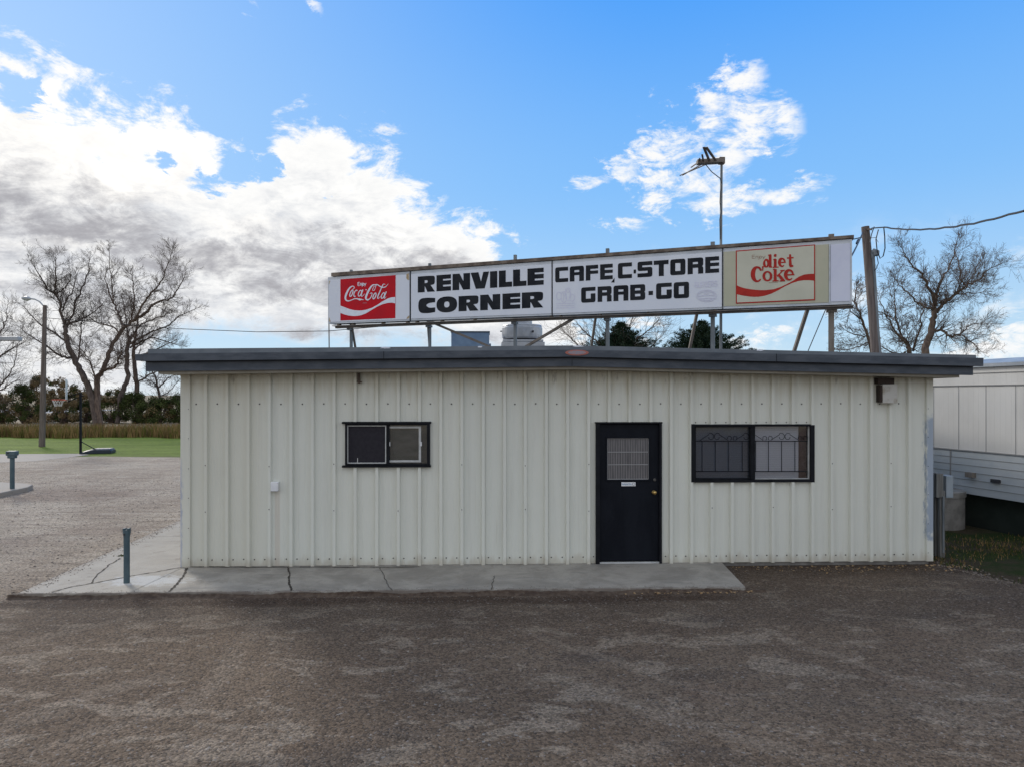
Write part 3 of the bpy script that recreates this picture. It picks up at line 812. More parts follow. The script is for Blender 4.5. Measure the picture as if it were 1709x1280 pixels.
so, sft, sfb = roofband('soffit', m_soffit, -.34, YR-.1, [(240, 613), (955, 604), (1620, 620)], [(240, 625), (955, 616.3), (1620, 630.8)], (264, 1601))
roofband('fascia_shadow_line', m_black, -.455, -.39, [(240, 602.2), (955, 595.1), (1620, 610.4)], [(240, 604.2), (955, 597.2), (1620, 612.6)], (243, 1624))  # black strip added as the shadow line under the upper fascia
# gutters along both eaves
for x, sg in ((W(239, 600, -.47).x, -1), (W(1641, 600, -.47).x, 1)):
    g = MB(); zz1 = uft(x)-.006; zz0 = ufb(x)+.006
    xa_, xb_ = sorted((x+sg*.002, x+sg*(.12 if sg < 0 else .02)))
    g.box(xa_, xb_, -.45, YR, zz0, zz1); g.build('gutter', m_fascia, B, bevel=.006)
# fascia joint strips, torn sealant, badge
for px_ in (640.5, 1296):
    g = MB(); x = W(px_, 600, -.47).x; g.box(x-.004, x+.004, -.4725, -.4705, ufb(x), uft(x)); g.build('fascia_joint', m_black, B)
g = MB(); x = W(955, 600, -.42).x; g.box(x-.004, x+.004, -.4025, -.4005, lfb(x), lft(x)-.05)
g.build('fascia_joint', m_black, B)
def blob_decal(cx_, cy_, rx_, rz_, Y, mt, name, n=18, jag=.25, flat=False):
    g = MB(); c = W(cx_, cy_, Y)
    pts_ = []
    for j in range(n):
        a = 6.283*j/n; q = 1+random.uniform(-jag, jag); pts_.append((c.x+math.cos(a)*rx_*q, Y, c.z+math.sin(a)*rz_*q))
    b0 = len(g.v); g.v += pts_ + [(p[0], Y+.003, p[2]) for p in pts_]
    g.f.append(tuple(reversed(range(b0, b0+n)))); g.m.append(0)
    for j in range(n): g.f.append((b0+j, b0+(j+1) % n, b0+n+(j+1) % n, b0+n+j)); g.m.append(0)
    return g.build(name, mt, B)
for (px_, py_, w_) in ((643, 580.8, .07), (801, 579.3, .03), (965, 578.3, .08), (1269, 585, .05)):
    blob_decal(px_, py_, w_, .011, -.403, m_lwhite, 'sealant_patch')
blob_decal(963, 589, .165, .040, -.476, m_badge, 'oval_badge', 28, 0)
blob_decal(963, 589, .125, .026, -.479, m_badge2, 'badge_face', 28, 0)

# door
dr = MB(); Yd = .015
g = MB()
fw = .045
g.box(dX0-.012, dX0+fw, -.054, .05, 0, dZ1); g.box(dX1-fw*.5, dX1+.012, -.054, .05, 0, dZ1); g.box(dX0-.02, dX1+.018, -.06, .05, dZ1, dZ1+.02)
doorf = None
x0, x1, z0, z1 = rect(998, 1099.5, 707.5, 934.5, .0)
wx0, wx1, wz0, wz1 = rect(1013.5, 1082.5, 731, 799.5, .0)
s_ = MB()
for bb in ((x0, wx0, z0, z1), (wx1, x1, z0, z1), (wx0, wx1, z0, wz0), (wx0, wx1, wz1, z1)): s_.box(bb[0], bb[1], .0, .045, bb[2], bb[3])
door = s_.build('door', m_door, B)
g.build('door_frame', m_black, door)
g = MB(); g.box(wx0-.02, wx1+.02, .012, .02, wz0-.02, wz1+.02); pane = g.build('door_window', m_ribglass, door)
g = MB()
for py_ in (731.5, 754, 775, 799): z = W(1040, py_).z; g.box(wx0, wx1, .004, .0115, z-.005, z+.005)
for px_ in (1013.8, 1082.2): x = W(px_, 760).x; g.box(x-.004, x+.004, .0045, .0115, wz0, wz1)
g.build('window_muntin', mat('dull_wire', (.30, .30, .30), None), door)
g = MB()
for (a, c, e, f_2) in ((wx0-.025, wx0, wz0-.025, wz1+.025), (wx1, wx1+.025, wz0-.025, wz1+.025), (wx0, wx1, wz0-.025, wz0), (wx0, wx1, wz1, wz1+.025)): g.box(a, c, -.012, -.0005, e, f_2)
g.build('door_window_trim', m_door, door, bevel=.004)
g = MB(); c = W(1091.5, 821)
for i in range(1):
    n = 14; prof_ = [(.033, 0), (.033, .006), (.014, .010), (.013, .035), (.024, .045), (.028, .058), (.022, .068), (.006, .071)]
    b0 = len(g.v)
    for r, d_ in prof_:
        for j in range(n): a = 6.283*j/n; g.v.append((c.x+r*math.cos(a), -d_-.001, c.z+r*math.sin(a)))
    for i2 in range(len(prof_)-1):
        for j in range(n): g.f.append((b0+i2*n+j, b0+i2*n+(j+1) % n, b0+(i2+1)*n+(j+1) % n, b0+(i2+1)*n+j)); g.m.append(0)
    g.f.append(tuple(b0+(len(prof_)-1)*n+j for j in range(n))); g.m.append(0)
g.build('door_knob', m_brass, door, smooth=True)
g = MB(); c = W(1092.5, 800)
n = 12; b0 = 0
for r, d_ in ((.022, 0), (.022, .012), (.012, .016)):
    for j in range(n): a = 6.283*j/n; g.v.append((c.x+r*math.cos(a), -d_-.001, c.z+r*math.sin(a)))
for i2 in range(2):
    for j in range(n): g.f.append((i2*n+j, i2*n+(j+1) % n, (i2+1)*n+(j+1) % n, (i2+1)*n+j)); g.m.append(0)
g.f.append(tuple(2*n+j for j in range(n))); g.m.append(0)
g.build('deadbolt', m_screw, door)
g = MB(); a0, a1, b0_, b1_ = rect(1037, 1060.5, 804, 810.5); g.box(a0, a1, -.006, -.0005, b0_, b1_)
plate = g.build('door_plate', m_white, door); plate['label'] = 'small white plate lettered employees only'
g = MB(); xa_, xb_, zb_, zc_ = rect(994, 1102, 934.5, 937.5); g.box(dX0+.03, dX1-.02, -.03, .03, -.005, .018); g.build('threshold', m_alu, door, bevel=.004)
# plate text from the built-in font
def text_mesh(body, size, name):
    cu = bpy.data.curves.new(name, 'FONT'); cu.body = body; cu.size = size; cu.offset = .0; cu.fill_mode = 'FRONT'
    ob = bpy.data.objects.new(name, cu); COL.objects.link(ob)
    dg = bpy.context.evaluated_depsgraph_get(); me = bpy.data.meshes.new_from_object(ob.evaluated_get(dg))
    bpy.data.objects.remove(ob); return me
def place_text(body, x0, x1, z0, z1, Y, mt, name, par):
    me = text_mesh(body, 1, name); xs_ = [v.co.x for v in me.vertices]; ys_ = [v.co.y for v in me.vertices]
    a, c, e, f_2 = min(xs_), max(xs_), min(ys_), max(ys_); off = wpos(par)
    for v in me.vertices:
        v.co = Vector((x0+(v.co.x-a)/(c-a)*(x1-x0)-off.x, Y-off.y, z0+(v.co.y-e)/(f_2-e)*(z1-z0)-off.z))
    me.materials.clear(); me.materials.append(mt)
    o = bpy.data.objects.new(name, me); COL.objects.link(o); o.parent = par; return o
W_ = a1-a0
place_text('Employees Only', a0+.006, a0+W_*.72, b0_+.012, b1_-.014, -.0075, m_sblue, 'plate_lettering', plate)
g = MB(); cxp = a0+W_*.86; czp = (b0_+b1_)/2
for j in range(20):
    a = 6.283*j/20; a2 = 6.283*(j+1)/20
    g.poly([(cxp+math.cos(q)*r, -.0075, czp+math.sin(q)*r) for q, r in ((a, .018), (a2, .018), (a2, .021), (a, .021))])
g.build('plate_emblem', m_ink, plate)

# left sliding window
wl_ = MB()
def wbox(g, x0, x1, y0, y1, Y0, Y1, m=0): a = W(x0, y1); c = W(x1, y0); g.box(a.x, c.x, Y0, Y1, a.z, c.z, m)
g = MB()
wbox(g, 577, 580, 706.5, 775.5, -.056, .05); wbox(g, 713, 718, 706.5, 775.5, -.056, .05); wbox(g, 645, 650, 708.5, 773.5, -.03, .04)
wbox(g, 580, 713, 706.5, 708.7, -.055, .05); wbox(g, 580, 713, 773.3, 775.5, -.055, .05)
win1 = g.build('window', m_black, B, bevel=.003); win1['label'] = 'small sliding window with black frame left of the door'
g = MB(); wbox(g, 572, 720, 703, 706.6, -.07, .02); wbox(g, 572, 719.5, 775.4, 779, -.07, .02); g.build('window_sill', m_black, win1, bevel=.004)
g = MB()
wbox(g, 579.8, 581.6, 709.2, 773, -.024, -.006); wbox(g, 643.2, 645, 709.2, 773, -.024, -.006); wbox(g, 581.6, 643.2, 709.2, 711, -.024, -.006); wbox(g, 581.6, 643.2, 771, 773, -.024, -.006)
g.build('sash', m_alu, win1)
g = MB(); wbox(g, 633, 637.5, 711, 771, .002, .02); g.build('sash', m_alu, win1)
g = MB()
wbox(g, 649.8, 698.8, 711, 714.3, .0, .02); wbox(g, 649.8, 698.8, 767.5, 771, .0, .02); wbox(g, 698.8, 702.6, 711, 771, -.001, .02)
g.build('sash', m_alu, win1)
for xa_, xb_ in ((701.5, 704), (650, 651.5)): g = MB(); wbox(g, xa_, xb_, 737, 744, -.012, -.001); g.build('window_latch', m_white, win1)
g = MB(); wbox(g, 581.6, 643.2, 711, 771, -.008, -.007); g.build('insect_screen', m_screen, win1)
g = MB(); wbox(g, 649.8, 712.8, 709, 773, .024, .026); g.build('glass_pane', m_glass, win1)
g = MB(); wbox(g, 646, 716, 705, 777, .09, .095); g.build('pane_backing', mat('grey_green_reflection', (.155, .16, .13), (.21, .20, .175), 5, .9, stretch=(1, 1, 3)), win1)  # sheet added to stand in for the lot's reflection in this pane
g = MB(); wbox(g, 596.5, 597.5, 764, 771, -.011, -.009); g.build('screen_tear', m_net, win1)
# right window
g = MB()
wbox(g, 1152, 1158, 707, 803.5, -.056, .05); wbox(g, 1350.5, 1357, 708.5, 803.5, -.056, .05)
wbox(g, 1158, 1350.5, 707.2, 711.2, -.055, .05); wbox(g, 1158, 1350.5, 799, 804, -.055, .05); wbox(g, 1251.5, 1259, 711.2, 799, -.035, .045)
win2 = g.build('window', m_black, B, bevel=.003); win2['label'] = 'wide window with black frame and scrolled iron grille right of the door'
g = MB()
wbox(g, 1158, 1160.8, 711.2, 799, -.02, .02); wbox(g, 1160.8, 1251.5, 797, 799, -.02, .02); wbox(g, 1160.8, 1251.5, 711.2, 712.6, -.02, .02)
g.build('sash', m_black, win2)
g = MB(); wbox(g, 1349, 1350.3, 711.2, 799, -.01, .02); wbox(g, 1259, 1349, 797.6, 799, -.01, .02); g.build('sash', m_alu, win2)
g = MB(); wbox(g, 1160.8, 1251.5, 711.2, 799, .030, .032); g.build('glass_pane', m_glass2, win2); g = MB(); wbox(g, 1259, 1350.5, 711.2, 799, .022, .024); g.build('glass_pane', m_glass, win2)
# iron grille just outside the glass
g = MB(); YG = .008
def iz(x, y): p = W(1140+x/7.43, 690+y/7.43); return Vector((p.x, YG, p.z))
for xa_, xb_ in ((150, 835), (886, 1545)):
    g.bar(iz(xa_, 338), iz(xb_, 342), .010, .012); g.bar(iz(xa_, 716), iz(xb_, 716), .020, .012)
g.bar(iz(150, 802), iz(835, 802), .010, .012)
for x in (238, 403, 567, 737, 903, 1062, 1225, 1390): g.bar(iz(x, 338), iz(x, 716), .008, .008)
def scroll(x0, sgn):
    pts_ = [(x0, 330)]
    for k in range(5): pts_.append((x0+sgn*(20+k*22), 315-k*14))
    cx_, cy_ = x0+sgn*133, 285
    for k in range(12):
        a = R(125-k*27); r = 46-k*1.6; pts_.append((cx_+sgn*math.cos(a)*r*.95, cy_-math.sin(a)*r))
    return pts_
def small(x0, sgn):
    pts_ = []
    for k in range(11):
        a = R(-60+k*28); r = 30-k*1.0; pts_.append((x0+sgn*(math.cos(a)*r), 302-math.sin(a)*r))
    return pts_
def smooth_iz(ps): return [iz(x, y) for x, y in ps]
for base_ in (213, 650, 1090):
    for ps in (scroll(base_, 1), scroll(base_+347, -1)):
        seg = [p for p in ps if 150 < p[0] < 1545 and not (832 < p[0] < 888)]
        if len(seg) > 2: g.tube(smooth_iz(seg), .0042, 5)
    for c_, s2 in ((base_-15+377, -1), (base_+60+377, 1)):
        seg = [p for p in small(c_, -s2) if 150 < p[0] < 1545 and not (832 < p[0] < 888)]
        if len(seg) > 3: g.tube(smooth_iz(seg), .0042, 5)
g.build('window_grille', m_black, win2)
# what shows behind the glass: blinds and a dark cupboard
g = MB(); wbox(g, 1160, 1338, 706, 806, .11, .115); g.build('window_blind', m_blind, win2)
g = MB(); wbox(g, 1338, 1356, 706, 806, .09, .12); g.build('pane_backing', m_curt, win2)
# dark room behind the windows
g = MB()
g.box(lX0-.3, lX1+.3, 1.0, 1.02, lZ0-.5, lZ1+.3)
g.box(lX0-.32, lX0-.3, .06, 1.0, lZ0-.5, lZ1+.3); g.box(lX1+.3, lX1+.32, .06, 1.0, lZ0-.5, lZ1+.3)
g.box(lX0-.3, lX1+.3, .06, 1.0, lZ0-.52, lZ0-.5)
g.box(lX0-.3, lX1+.3, .06, 1.0, lZ1+.3, lZ1+.32)
g.build('interior', m_brown, B)

# small boxes on the wall
g = MB(); wbox(g, 454, 466.3, 803, 818.5, -.075, -.0); g.build('outlet_box', m_white, B, bevel=.008)
g = MB(); wbox(g, 1465.2, 1489, 641.5, 672.5, -.135, -.02); fl = g.build('wall_light', mat('stained_white_box', (.50, .49, .45), (.34, .31, .25), 9, .7, lo=.45, hi=.75), B, bevel=.005)
g = MB(); wbox(g, 1459, 1486, 631, 641, -.10, .0); wbox(g, 1462, 1465.4, 643, 671, -.12, -.0); g.build('mounting_box', m_brown, fl)
g = MB(); a = W(600, 623); c = W(600, 640); g.bar((a.x, -.05, a.z), (c.x, -.04, c.z), .03, .03); g.bar((a.x-.03, -.045, c.z+.03), (a.x+.04, -.045, c.z+.02), .018, .02); g.build('wall_bracket', m_rust, B)

# ------------------------------------------------------------------ sign on the roof
SA, SB, SD, Z0 = -.2378, .1175, .045, 16.0
def Sp(px, py, off=0.0):
    """point on the sign's face plane; off pushes it towards the viewer's side"""
    u = (px-CX)/F; s = (u-SA)/(SB+u*SD); z = (1-SD*s)*Z0
    return P(px, py, z) + SN*off
e_s = (RT*SB - FW*SD).normalized(); SN = (RT*(-SD) - FW*SB).normalized()
base_pt = Sp(854, 600); base_pt.z = cft(.7)
SG = thing('rooftop_sign', 'long white lettered sign cabinet on steel posts above the roof', 'sign', (base_pt.x, base_pt.y, base_pt.z))
TK = .28
def slab_s(g, corners, off0, off1, m=0):
    a = [Sp(x, y) + SN*off1 for x, y in corners]; c = [Sp(x, y) + SN*off0 for x, y in corners]; n = len(a); b0 = len(g.v)
    g.v += [tuple(p) for p in a+c]
    g.f.append(tuple(range(b0, b0+n))); g.m.append(m); g.f.append(tuple(reversed(range(b0+n, b0+2*n)))); g.m.append(m)
    for i in range(n): j = (i+1) % n; g.f.append((b0+i, b0+n+i, b0+n+j, b0+j)); g.m.append(m)
ytop = lambda x: 463.5 + (x-548)*(399.5-463.5)/874.0
ybot = lambda x: 541.0 + (x-548)*(508-541.0)/874.0
g = MB()
slab_s(g, [(547.5, ybot(547.5)), (1422, ybot(1422)), (1422, ytop(1422)), (547.5, ytop(547.5))], -TK, 0)
cab = g.build('sign_cabinet', m_sframe, SG)
# panels
def panel(x0, x1, t0, t1, mt, name, off=.012):
    """t0/t1 inset from cabinet top/bottom in px"""
    g = MB(); slab_s(g, [(x0, ybot(x0)-t1), (x1, ybot(x1)-t1), (x1, ytop(x1)+t0), (x0, ytop(x0)+t0)], .001, off); return g.build(name, mt, SG, bevel=.004)
panel(549.5, 684, 5, 2.5, m_sface, 'sign_panel'); panel(686.3, 920.8, 5.3, 3, m_sface, 'sign_panel'); panel(922.6, 1205, 5.5, 3, m_sface, 'sign_panel')
panel(1207.5, 1383, 6, 4, m_olive, 'sign_panel'); panel(1386, 1418.5, 7, 5, m_lav, 'sign_panel')
for x in (685, 921.7, 1206): g = MB(); slab_s(g, [(x-.6, ybot(x)+1), (x+.6, ybot(x)+1), (x+.6, ytop(x)-1), (x-.6, ytop(x)-1)], .0, .02); g.build('panel_joint', m_sink, SG)
g = MB(); x = 1384.5; slab_s(g, [(x-.8, ybot(x)-3), (x+.8, ybot(x)-3), (x+.8, ytop(x)+5), (x-.8, ytop(x)+5)], .0, .022); g.build('panel_strip', m_sframe, SG)
def stain(pts_, mt=m_ruststain, name='rust_stain', off=.0135): g = MB(); slab_s(g, pts_, .0125, off); return g.build(name, mt, SG)
stain([(679, 458), (683, 457), (683.4, 468), (681, 468.5), (678.5, 465)]); stain([(680, 530), (683.5, 527), (683.5, 532), (678.5, 533)]); stain([(549.6, 530), (551, 532), (552.5, 537.5), (549.6, 537.5)]); stain([(549.6, 469.4), (552, 469.4), (550.6, 474), (549.6, 476)])
# rails, posts, struts
g = MB()
tl = Sp(554, 459.5, -.05); tr_ = Sp(1424, 395.2, -.05)
def srail(g, xa, ya0, ya1, xb, yb0, yb1, o0, o1, m=0): slab_s(g, [(xa, ya1), (xb, yb1), (xb, yb0), (xa, ya0)], o0, o1, m)
srail(g, 554, 456.3, 462.2, 1425, 393.2, 398.2, -.2, .03)
g.build('top_rail', m_rust, SG)
g = MB(); srail(g, 554, 543.8, 547.8, 1425, 509.6, 513.6, -.2, -.12); srail(g, 554, 543.9, 544.9, 1425, 509.7, 510.8, -.12, .0)
for x in (562, 586, 636, 677, 693, 735, 790, 918, 934, 1000, 1080, 1193, 1235, 1345, 1410):
    y = 543.8+(x-554)*(509.6-543.8)/871; w_ = 1.6; slab_s(g, [(x-w_, y), (x+w_, y), (x+w_, y-4), (x-w_, y-4)], -.15, -.05)
g.build('bottom_rail', m_steelb, SG)
RZ = lambda p: cft(max(W(247, 600, -.4).x, min(W(1629, 600, -.4).x, p.x))) - .01
for x, w_, mt, ts in ((573, 3.8, m_steel, 447), (706, 4.0, m_steel, 436), (851, 4.6, m_steel, 421.5), (1008, 5.4, m_steel, 410.5), (1187, 6.6, m_steel, 399), (1389, 8.6, m_steelb, 386)):
    g = MB(); p = Sp(x, 520, -.34); zt_ = Sp(x, ts, -.34).z; wv = w_/F*depth(p)
    zz = RZ(p)
    g.obox(Vector((p.x, p.y, zz)) - e_s*wv/2, e_s*wv, SN*wv, Vector((0, 0, zt_-zz)))
    q = Sp(x, 545 + (x-554)*(-34.2/871)+2.5, -.2)
    g.obox(q - e_s*wv*.9, e_s*wv*1.9, SN*-.14, Vector((0, 0, -.045)))
    g.build('post', mt, SG)
def strut(a, b_, za, zb_, w=.045, mt=m_steelb, name='strut'):
    p = P(a[0], a[1], za); q = P(b_[0], b_[1], zb_)
    d = q-p; zz = RZ(q); k = (zz-p.z)/d.z; q = p + d*max(1.0, k) if d.z < 0 else q
    g = MB(); g.bar(p, q, w, w); return g.build(name, mt, SG)
def zs(px): u = (px-CX)/F; s = (u-SA)/(SB+u*SD); return (1-SD*s)*Z0 + .25
strut((586.5, 541), (593, 580), zs(586), zs(586)*1.022); strut((714, 538), (716.6, 577), zs(714), zs(714)*1.02)
strut((724, 540), (809, 575.5), zs(724), zs(809)+.25, .05); strut((959, 531), (888, 573), zs(959), zs(888)+.2, .05)
strut((994.5, 527), (987.5, 575.7), zs(994), zs(994)*1.03); strut((1163.5, 522), (1151.7, 579.5), zs(1163), zs(1163)*1.035, .05); strut((1348.7, 514), (1326, 584.7), zs(1348), zs(1348)*1.045, .055)
strut((1378, 517), (1350, 583), zs(1378), zs(1378)*1.06, .012, m_cable, 'guy_wire'); strut((549, 541), (549.4, 583), zs(549)-.1, zs(549)-.1, .022, m_steelb, 'conduit')

# ---- lettering
LN = [0]
def loff(base=.014): LN[0] += 1; return base + (LN[0] % 40)*.00012
def fillpoly(g, contours, fn, m=0):
    tri = tessellate_polygon([[Vector((x, y, 0)) for x, y in c] for c in contours]); flat = [p for c in contours for p in c]
    b0 = len(g.v); g.v += [tuple(fn(x, y)) for x, y in flat]
    for t3 in tri: g.f.append(tuple(b0+i for i in t3)); g.m.append(m)
def rnd(pts_):
    out = []; n = len(pts_)
    for i, p in enumerate(pts_):
        if len(p) == 2 or p[2] == 0: out.append((p[0], p[1])); continue
        a = pts_[i-1]; c = pts_[(i+1) % n]; r = p[2]
        va = Vector((a[0]-p[0], a[1]-p[1])); vc = Vector((c[0]-p[0], c[1]-p[1]))
        pa = Vector(p[:2])+va.normalized()*min(r, va.length*.5); pc_ = Vector(p[:2])+vc.normalized()*min(r, vc.length*.5); m_ = Vector(p[:2])
        for k in range(6):
            f = k/5; q = pa*(1-f)**2 + m_*2*f*(1-f) + pc_*f*f; out.append((q.x, q.y))
    return out
S1, H1 = .42, .235      # heavy style
def ell(cx_, cy_, rx_, ry_, n=28, pw=2.6):
    o = []
    for j in range(n):
        a = 6.283*j/n; c_, s_2 = math.cos(a), math.sin(a)
        o.append((cx_+rx_*math.copysign(abs(c_)**(2/pw), c_), cy_+ry_*math.copysign(abs(s_2)**(2/pw), s_2)))
    return o
heavy = {
 'R': [[(0, 0), (0, 1), (.72, 1, .25), (.99, .97, .12), (.99, .45, .2), (.74, .42), (1, 0), (.56, 0), (.42, .36), (.40, .36), (.40, 0)], [(.40, .56), (.40, .74), (.55, .74, .08), (.58, .65, .05), (.55, .56, .08)]],
 'E': [[(0, 0), (0, 1), (1, 1), (1, .74), (.45, .74), (.45, .64), (1, .64), (1, .38), (.45, .38), (.45, .27), (1, .27), (1, 0)]],
 'N': [[(0, 0), (0, 1), (.40, 1), (.62, .52), (.62, 1), (1, 1), (1, 0), (.60, 0), (.38, .48), (.38, 0)]],
 'V': [[(0, 1), (.42, 1), (.56, .42), (.68, 1), (1, 1), (.76, 0), (.28, 0)]],
 'I': [[(0, 0), (0, 1), (1, 1), (1, 0)]],
 'L': [[(0, 0), (0, 1), (.52, 1), (.52, .30), (1, .30), (1, 0)]],
 'C': [[(1, .97), (1, .69), (.62, .66, .12), (.44, .52, .1), (.62, .33, .12), (1, .34), (1, .03), (.55, -.03, .3), (.0, .02, .42), (0, .98, .42), (.55, 1.03, .3)]],
 'O': [ell(.5, .5, .5, .53, 32, 2.4), ell(.5, .5, .13, .20, 16, 2.4)],
}
r = .16
tech = {
 'C': [[(1, 1), (0, 1, r), (0, 0, r), (1, 0), (1, .25), (.33, .25, .03), (.33, .75, .03), (1, .75)]],
 'A': [[(0, 0), (0, 1, r), (1, 1, r), (1, 0), (.67, 0), (.67, .40), (.33, .40), (.33, 0)], [(.33, .60), (.33, .74), (.67, .74), (.67, .60)]],
 'F': [[(0, 0), (0, 1), (1, 1), (1, .75), (.37, .75), (.37, .63), (1, .63), (1, .42), (.37, .42), (.37, 0)]],
 'E': [[(0, 0), (0, 1), (1, 1), (1, .75), (.37, .75), (.37, .62), (1, .62), (1, .41), (.37, .41), (.37, .25), (1, .25), (1, 0)]],
 'S': [[(1, 1), (0, 1, r), (0, .40, r), (.68, .40), (.68, .25), (0, .25), (0, 0), (1, 0, r), (1, .63, r), (.32, .63), (.32, .75), (1, .75)]],
 'T': [[(0, 1), (1, 1), (1, .73), (.68, .73), (.68, 0), (.34, 0), (.34, .73), (0, .73)]],
 'O': [[(0, 0, r), (0, 1, r), (1, 1, r), (1, 0, r)], [(.33, .25), (.33, .75), (.67, .75), (.67, .25)]],
 'R': [[(0, 0), (0, 1), (1, 1, r), (1, .52, .12), (.92, .46), (1, .40, .1), (1, 0), (.67, 0), (.67, .38), (.33, .38), (.33, 0)], [(.33, .61), (.33, .74), (.66, .74), (.66, .61)]],
 'G': [[(1, 1), (0, 1, r), (0, 0, r), (1, 0, r), (1, .58), (.67, .58), (.67, .25), (.33, .25), (.33, .75), (1, .75)]],
 'B': [[(0, 0), (0, 1), (1, 1, r), (1, .56, .08), (.94, .52), (1, .46, .08), (1, 0, r)], [(.32, .24), (.32, .40), (.68, .40), (.68, .24)], [(.32, .62), (.32, .76), (.68, .76), (.68, .62)]],
 '-': [[(0, 0), (0, 1), (1, 1), (1, 0)]],
}
def letters(seq, style, sc_, ox, oy, topl, botl, name='lettering'):
    g = MB()
    tf = lambda x: topl[0][1]+(x-topl[0][0])*(topl[1][1]-topl[0][1])/(topl[1][0]-topl[0][0])
    bf = lambda x: botl[0][1]+(x-botl[0][0])*(botl[1][1]-botl[0][1])/(botl[1][0]-botl[0][0])
    for it in seq:
        ch, x0, x1 = it[:3]; ya = it[3] if len(it) > 3 else 0; yb_ = it[4] if len(it) > 3 else 1
        off = .016
        def fn(gx_, gy_):
            x = x0+gx_*(x1-x0); q = ya+gy_*(yb_-ya); y = bf(x)+(tf(x)-bf(x))*q
            return Sp(ox+x/sc_, oy+y/sc_) + SN*off
        fillpoly(g, [rnd(c) for c in style[ch]], fn)
    return g.build(name, m_sink, SG)
letters([('R', 122, 318), ('E', 335, 500), ('N', 518, 718), ('V', 725, 935), ('I', 945, 1028), ('L', 1046, 1197), ('L', 1208, 1361), ('E', 1372, 1557)], heavy, 6.836, 680, 430, ((122, 222), (1555, 120)), ((122, 404), (1555, 313)))
letters([('C', 128, 320), ('O', 335, 570), ('R', 587, 815), ('N', 833, 1062), ('E', 1087, 1290), ('R', 1308, 1552)], heavy, 6.836, 680, 430, ((128, 472), (1540, 392)), ((128, 640), (1540, 573)))
letters([('C', 132, 370), ('A', 400, 660), ('F', 695, 922), ('E', 958, 1190), ('C', 1285, 1543)], tech, 11.026, 915, 415, ((132, 358), (1543, 262)), ((132, 632), (1543, 548)))
letters([('G', 610, 872), ('R', 912, 1168), ('A', 1203, 1477)], tech, 11.026, 915, 415, ((610, 726), (1709, 665)), ((610, 1006), (1709, 952)))
letters([('-', 78, 118, .27, .52), ('S', 143, 392), ('T', 415, 663), ('O', 692, 946), ('R', 983, 1245), ('E', 1278, 1510)], tech, 10.053, 1050, 410, ((143, 283), (1510, 185)), ((143, 543), (1510, 458)))
letters([('B', 20, 272), ('-', 328, 402, .28, .54), ('G', 455, 717), ('O', 750, 1007)], tech, 10.053, 1050, 410, ((20, 667), (1007, 612)), ((20, 926), (1007, 884)))
def pin(sc_, ox, oy, off): return lambda x, y: Sp(ox+x/sc_, oy+y/sc_) + SN*off
g = MB(); fillpoly(g, [[(1222, 545), (1224, 632), (1160, 632)]], pin(11.026, 915, 415, .016)); g.build('comma', m_sink, SG)
def ribbon(g, pts_, widths, fn_base, off):
    """stroke with varying width, points in zoomed pixels"""
    P2 = []
    n = len(pts_)
    # catmull-rom refine
    for i in range(n-1):
        p0 = Vector(pts_[max(i-1, 0)]); p1 = Vector(pts_[i]); p2 = Vector(pts_[i+1]); p3 = Vector(pts_[min(i+2, n-1)])
        for k in range(5):
            t_ = k/5; q = .5*((2*p1)+(p2-p0)*t_+(2*p0-5*p1+4*p2-p3)*t_*t_+(3*p1-p0-3*p2+p3)*t_**3)
            P2.append((q, widths[i]+(widths[i+1]-widths[i])*t_))
    P2.append((Vector(pts_[-1]), widths[-1]))
    L_, R_ = [], []
    for i, (q, w_) in enumerate(P2):
        a = P2[max(i-1, 0)][0]; c = P2[min(i+1, len(P2)-1)][0]; d = (c-a)
        d = d.normalized() if d.length > 1e-6 else Vector((1, 0)); nn = Vector((-d.y, d.x))
        L_.append(q+nn*w_/2); R_.append(q-nn*w_/2)
    for i in range(len(P2)-1):
        o_ = off + (i % 2)*.00006
        g.poly([fn_base(p.x, p.y)+SN*o_ for p in (L_[i], L_[i+1], R_[i+1], R_[i])])
def strokes(lst, sc_, ox, oy, mt, name, par, base):
    g = MB(); fn = lambda x, y: Sp(ox+x/sc_, oy+y/sc_)
    for i, (pts_, w_) in enumerate(lst):
        ws = w_ if isinstance(w_, (list, tuple)) else [w_]*len(pts_)
        ribbon(g, pts_, ws, fn, base+.0003*i)
    return g.build(name, mt, par)
def earc(cx_, cy_, rx_, ry_, a0, a1, n=14, sl=0):
    return [(cx_+rx_*math.cos(R(a0+(a1-a0)*k/(n-1))) + sl*ry_*math.sin(R(a0+(a1-a0)*k/(n-1))), cy_-ry_*math.sin(R(a0+(a1-a0)*k/(n-1)))) for k in range(n)]
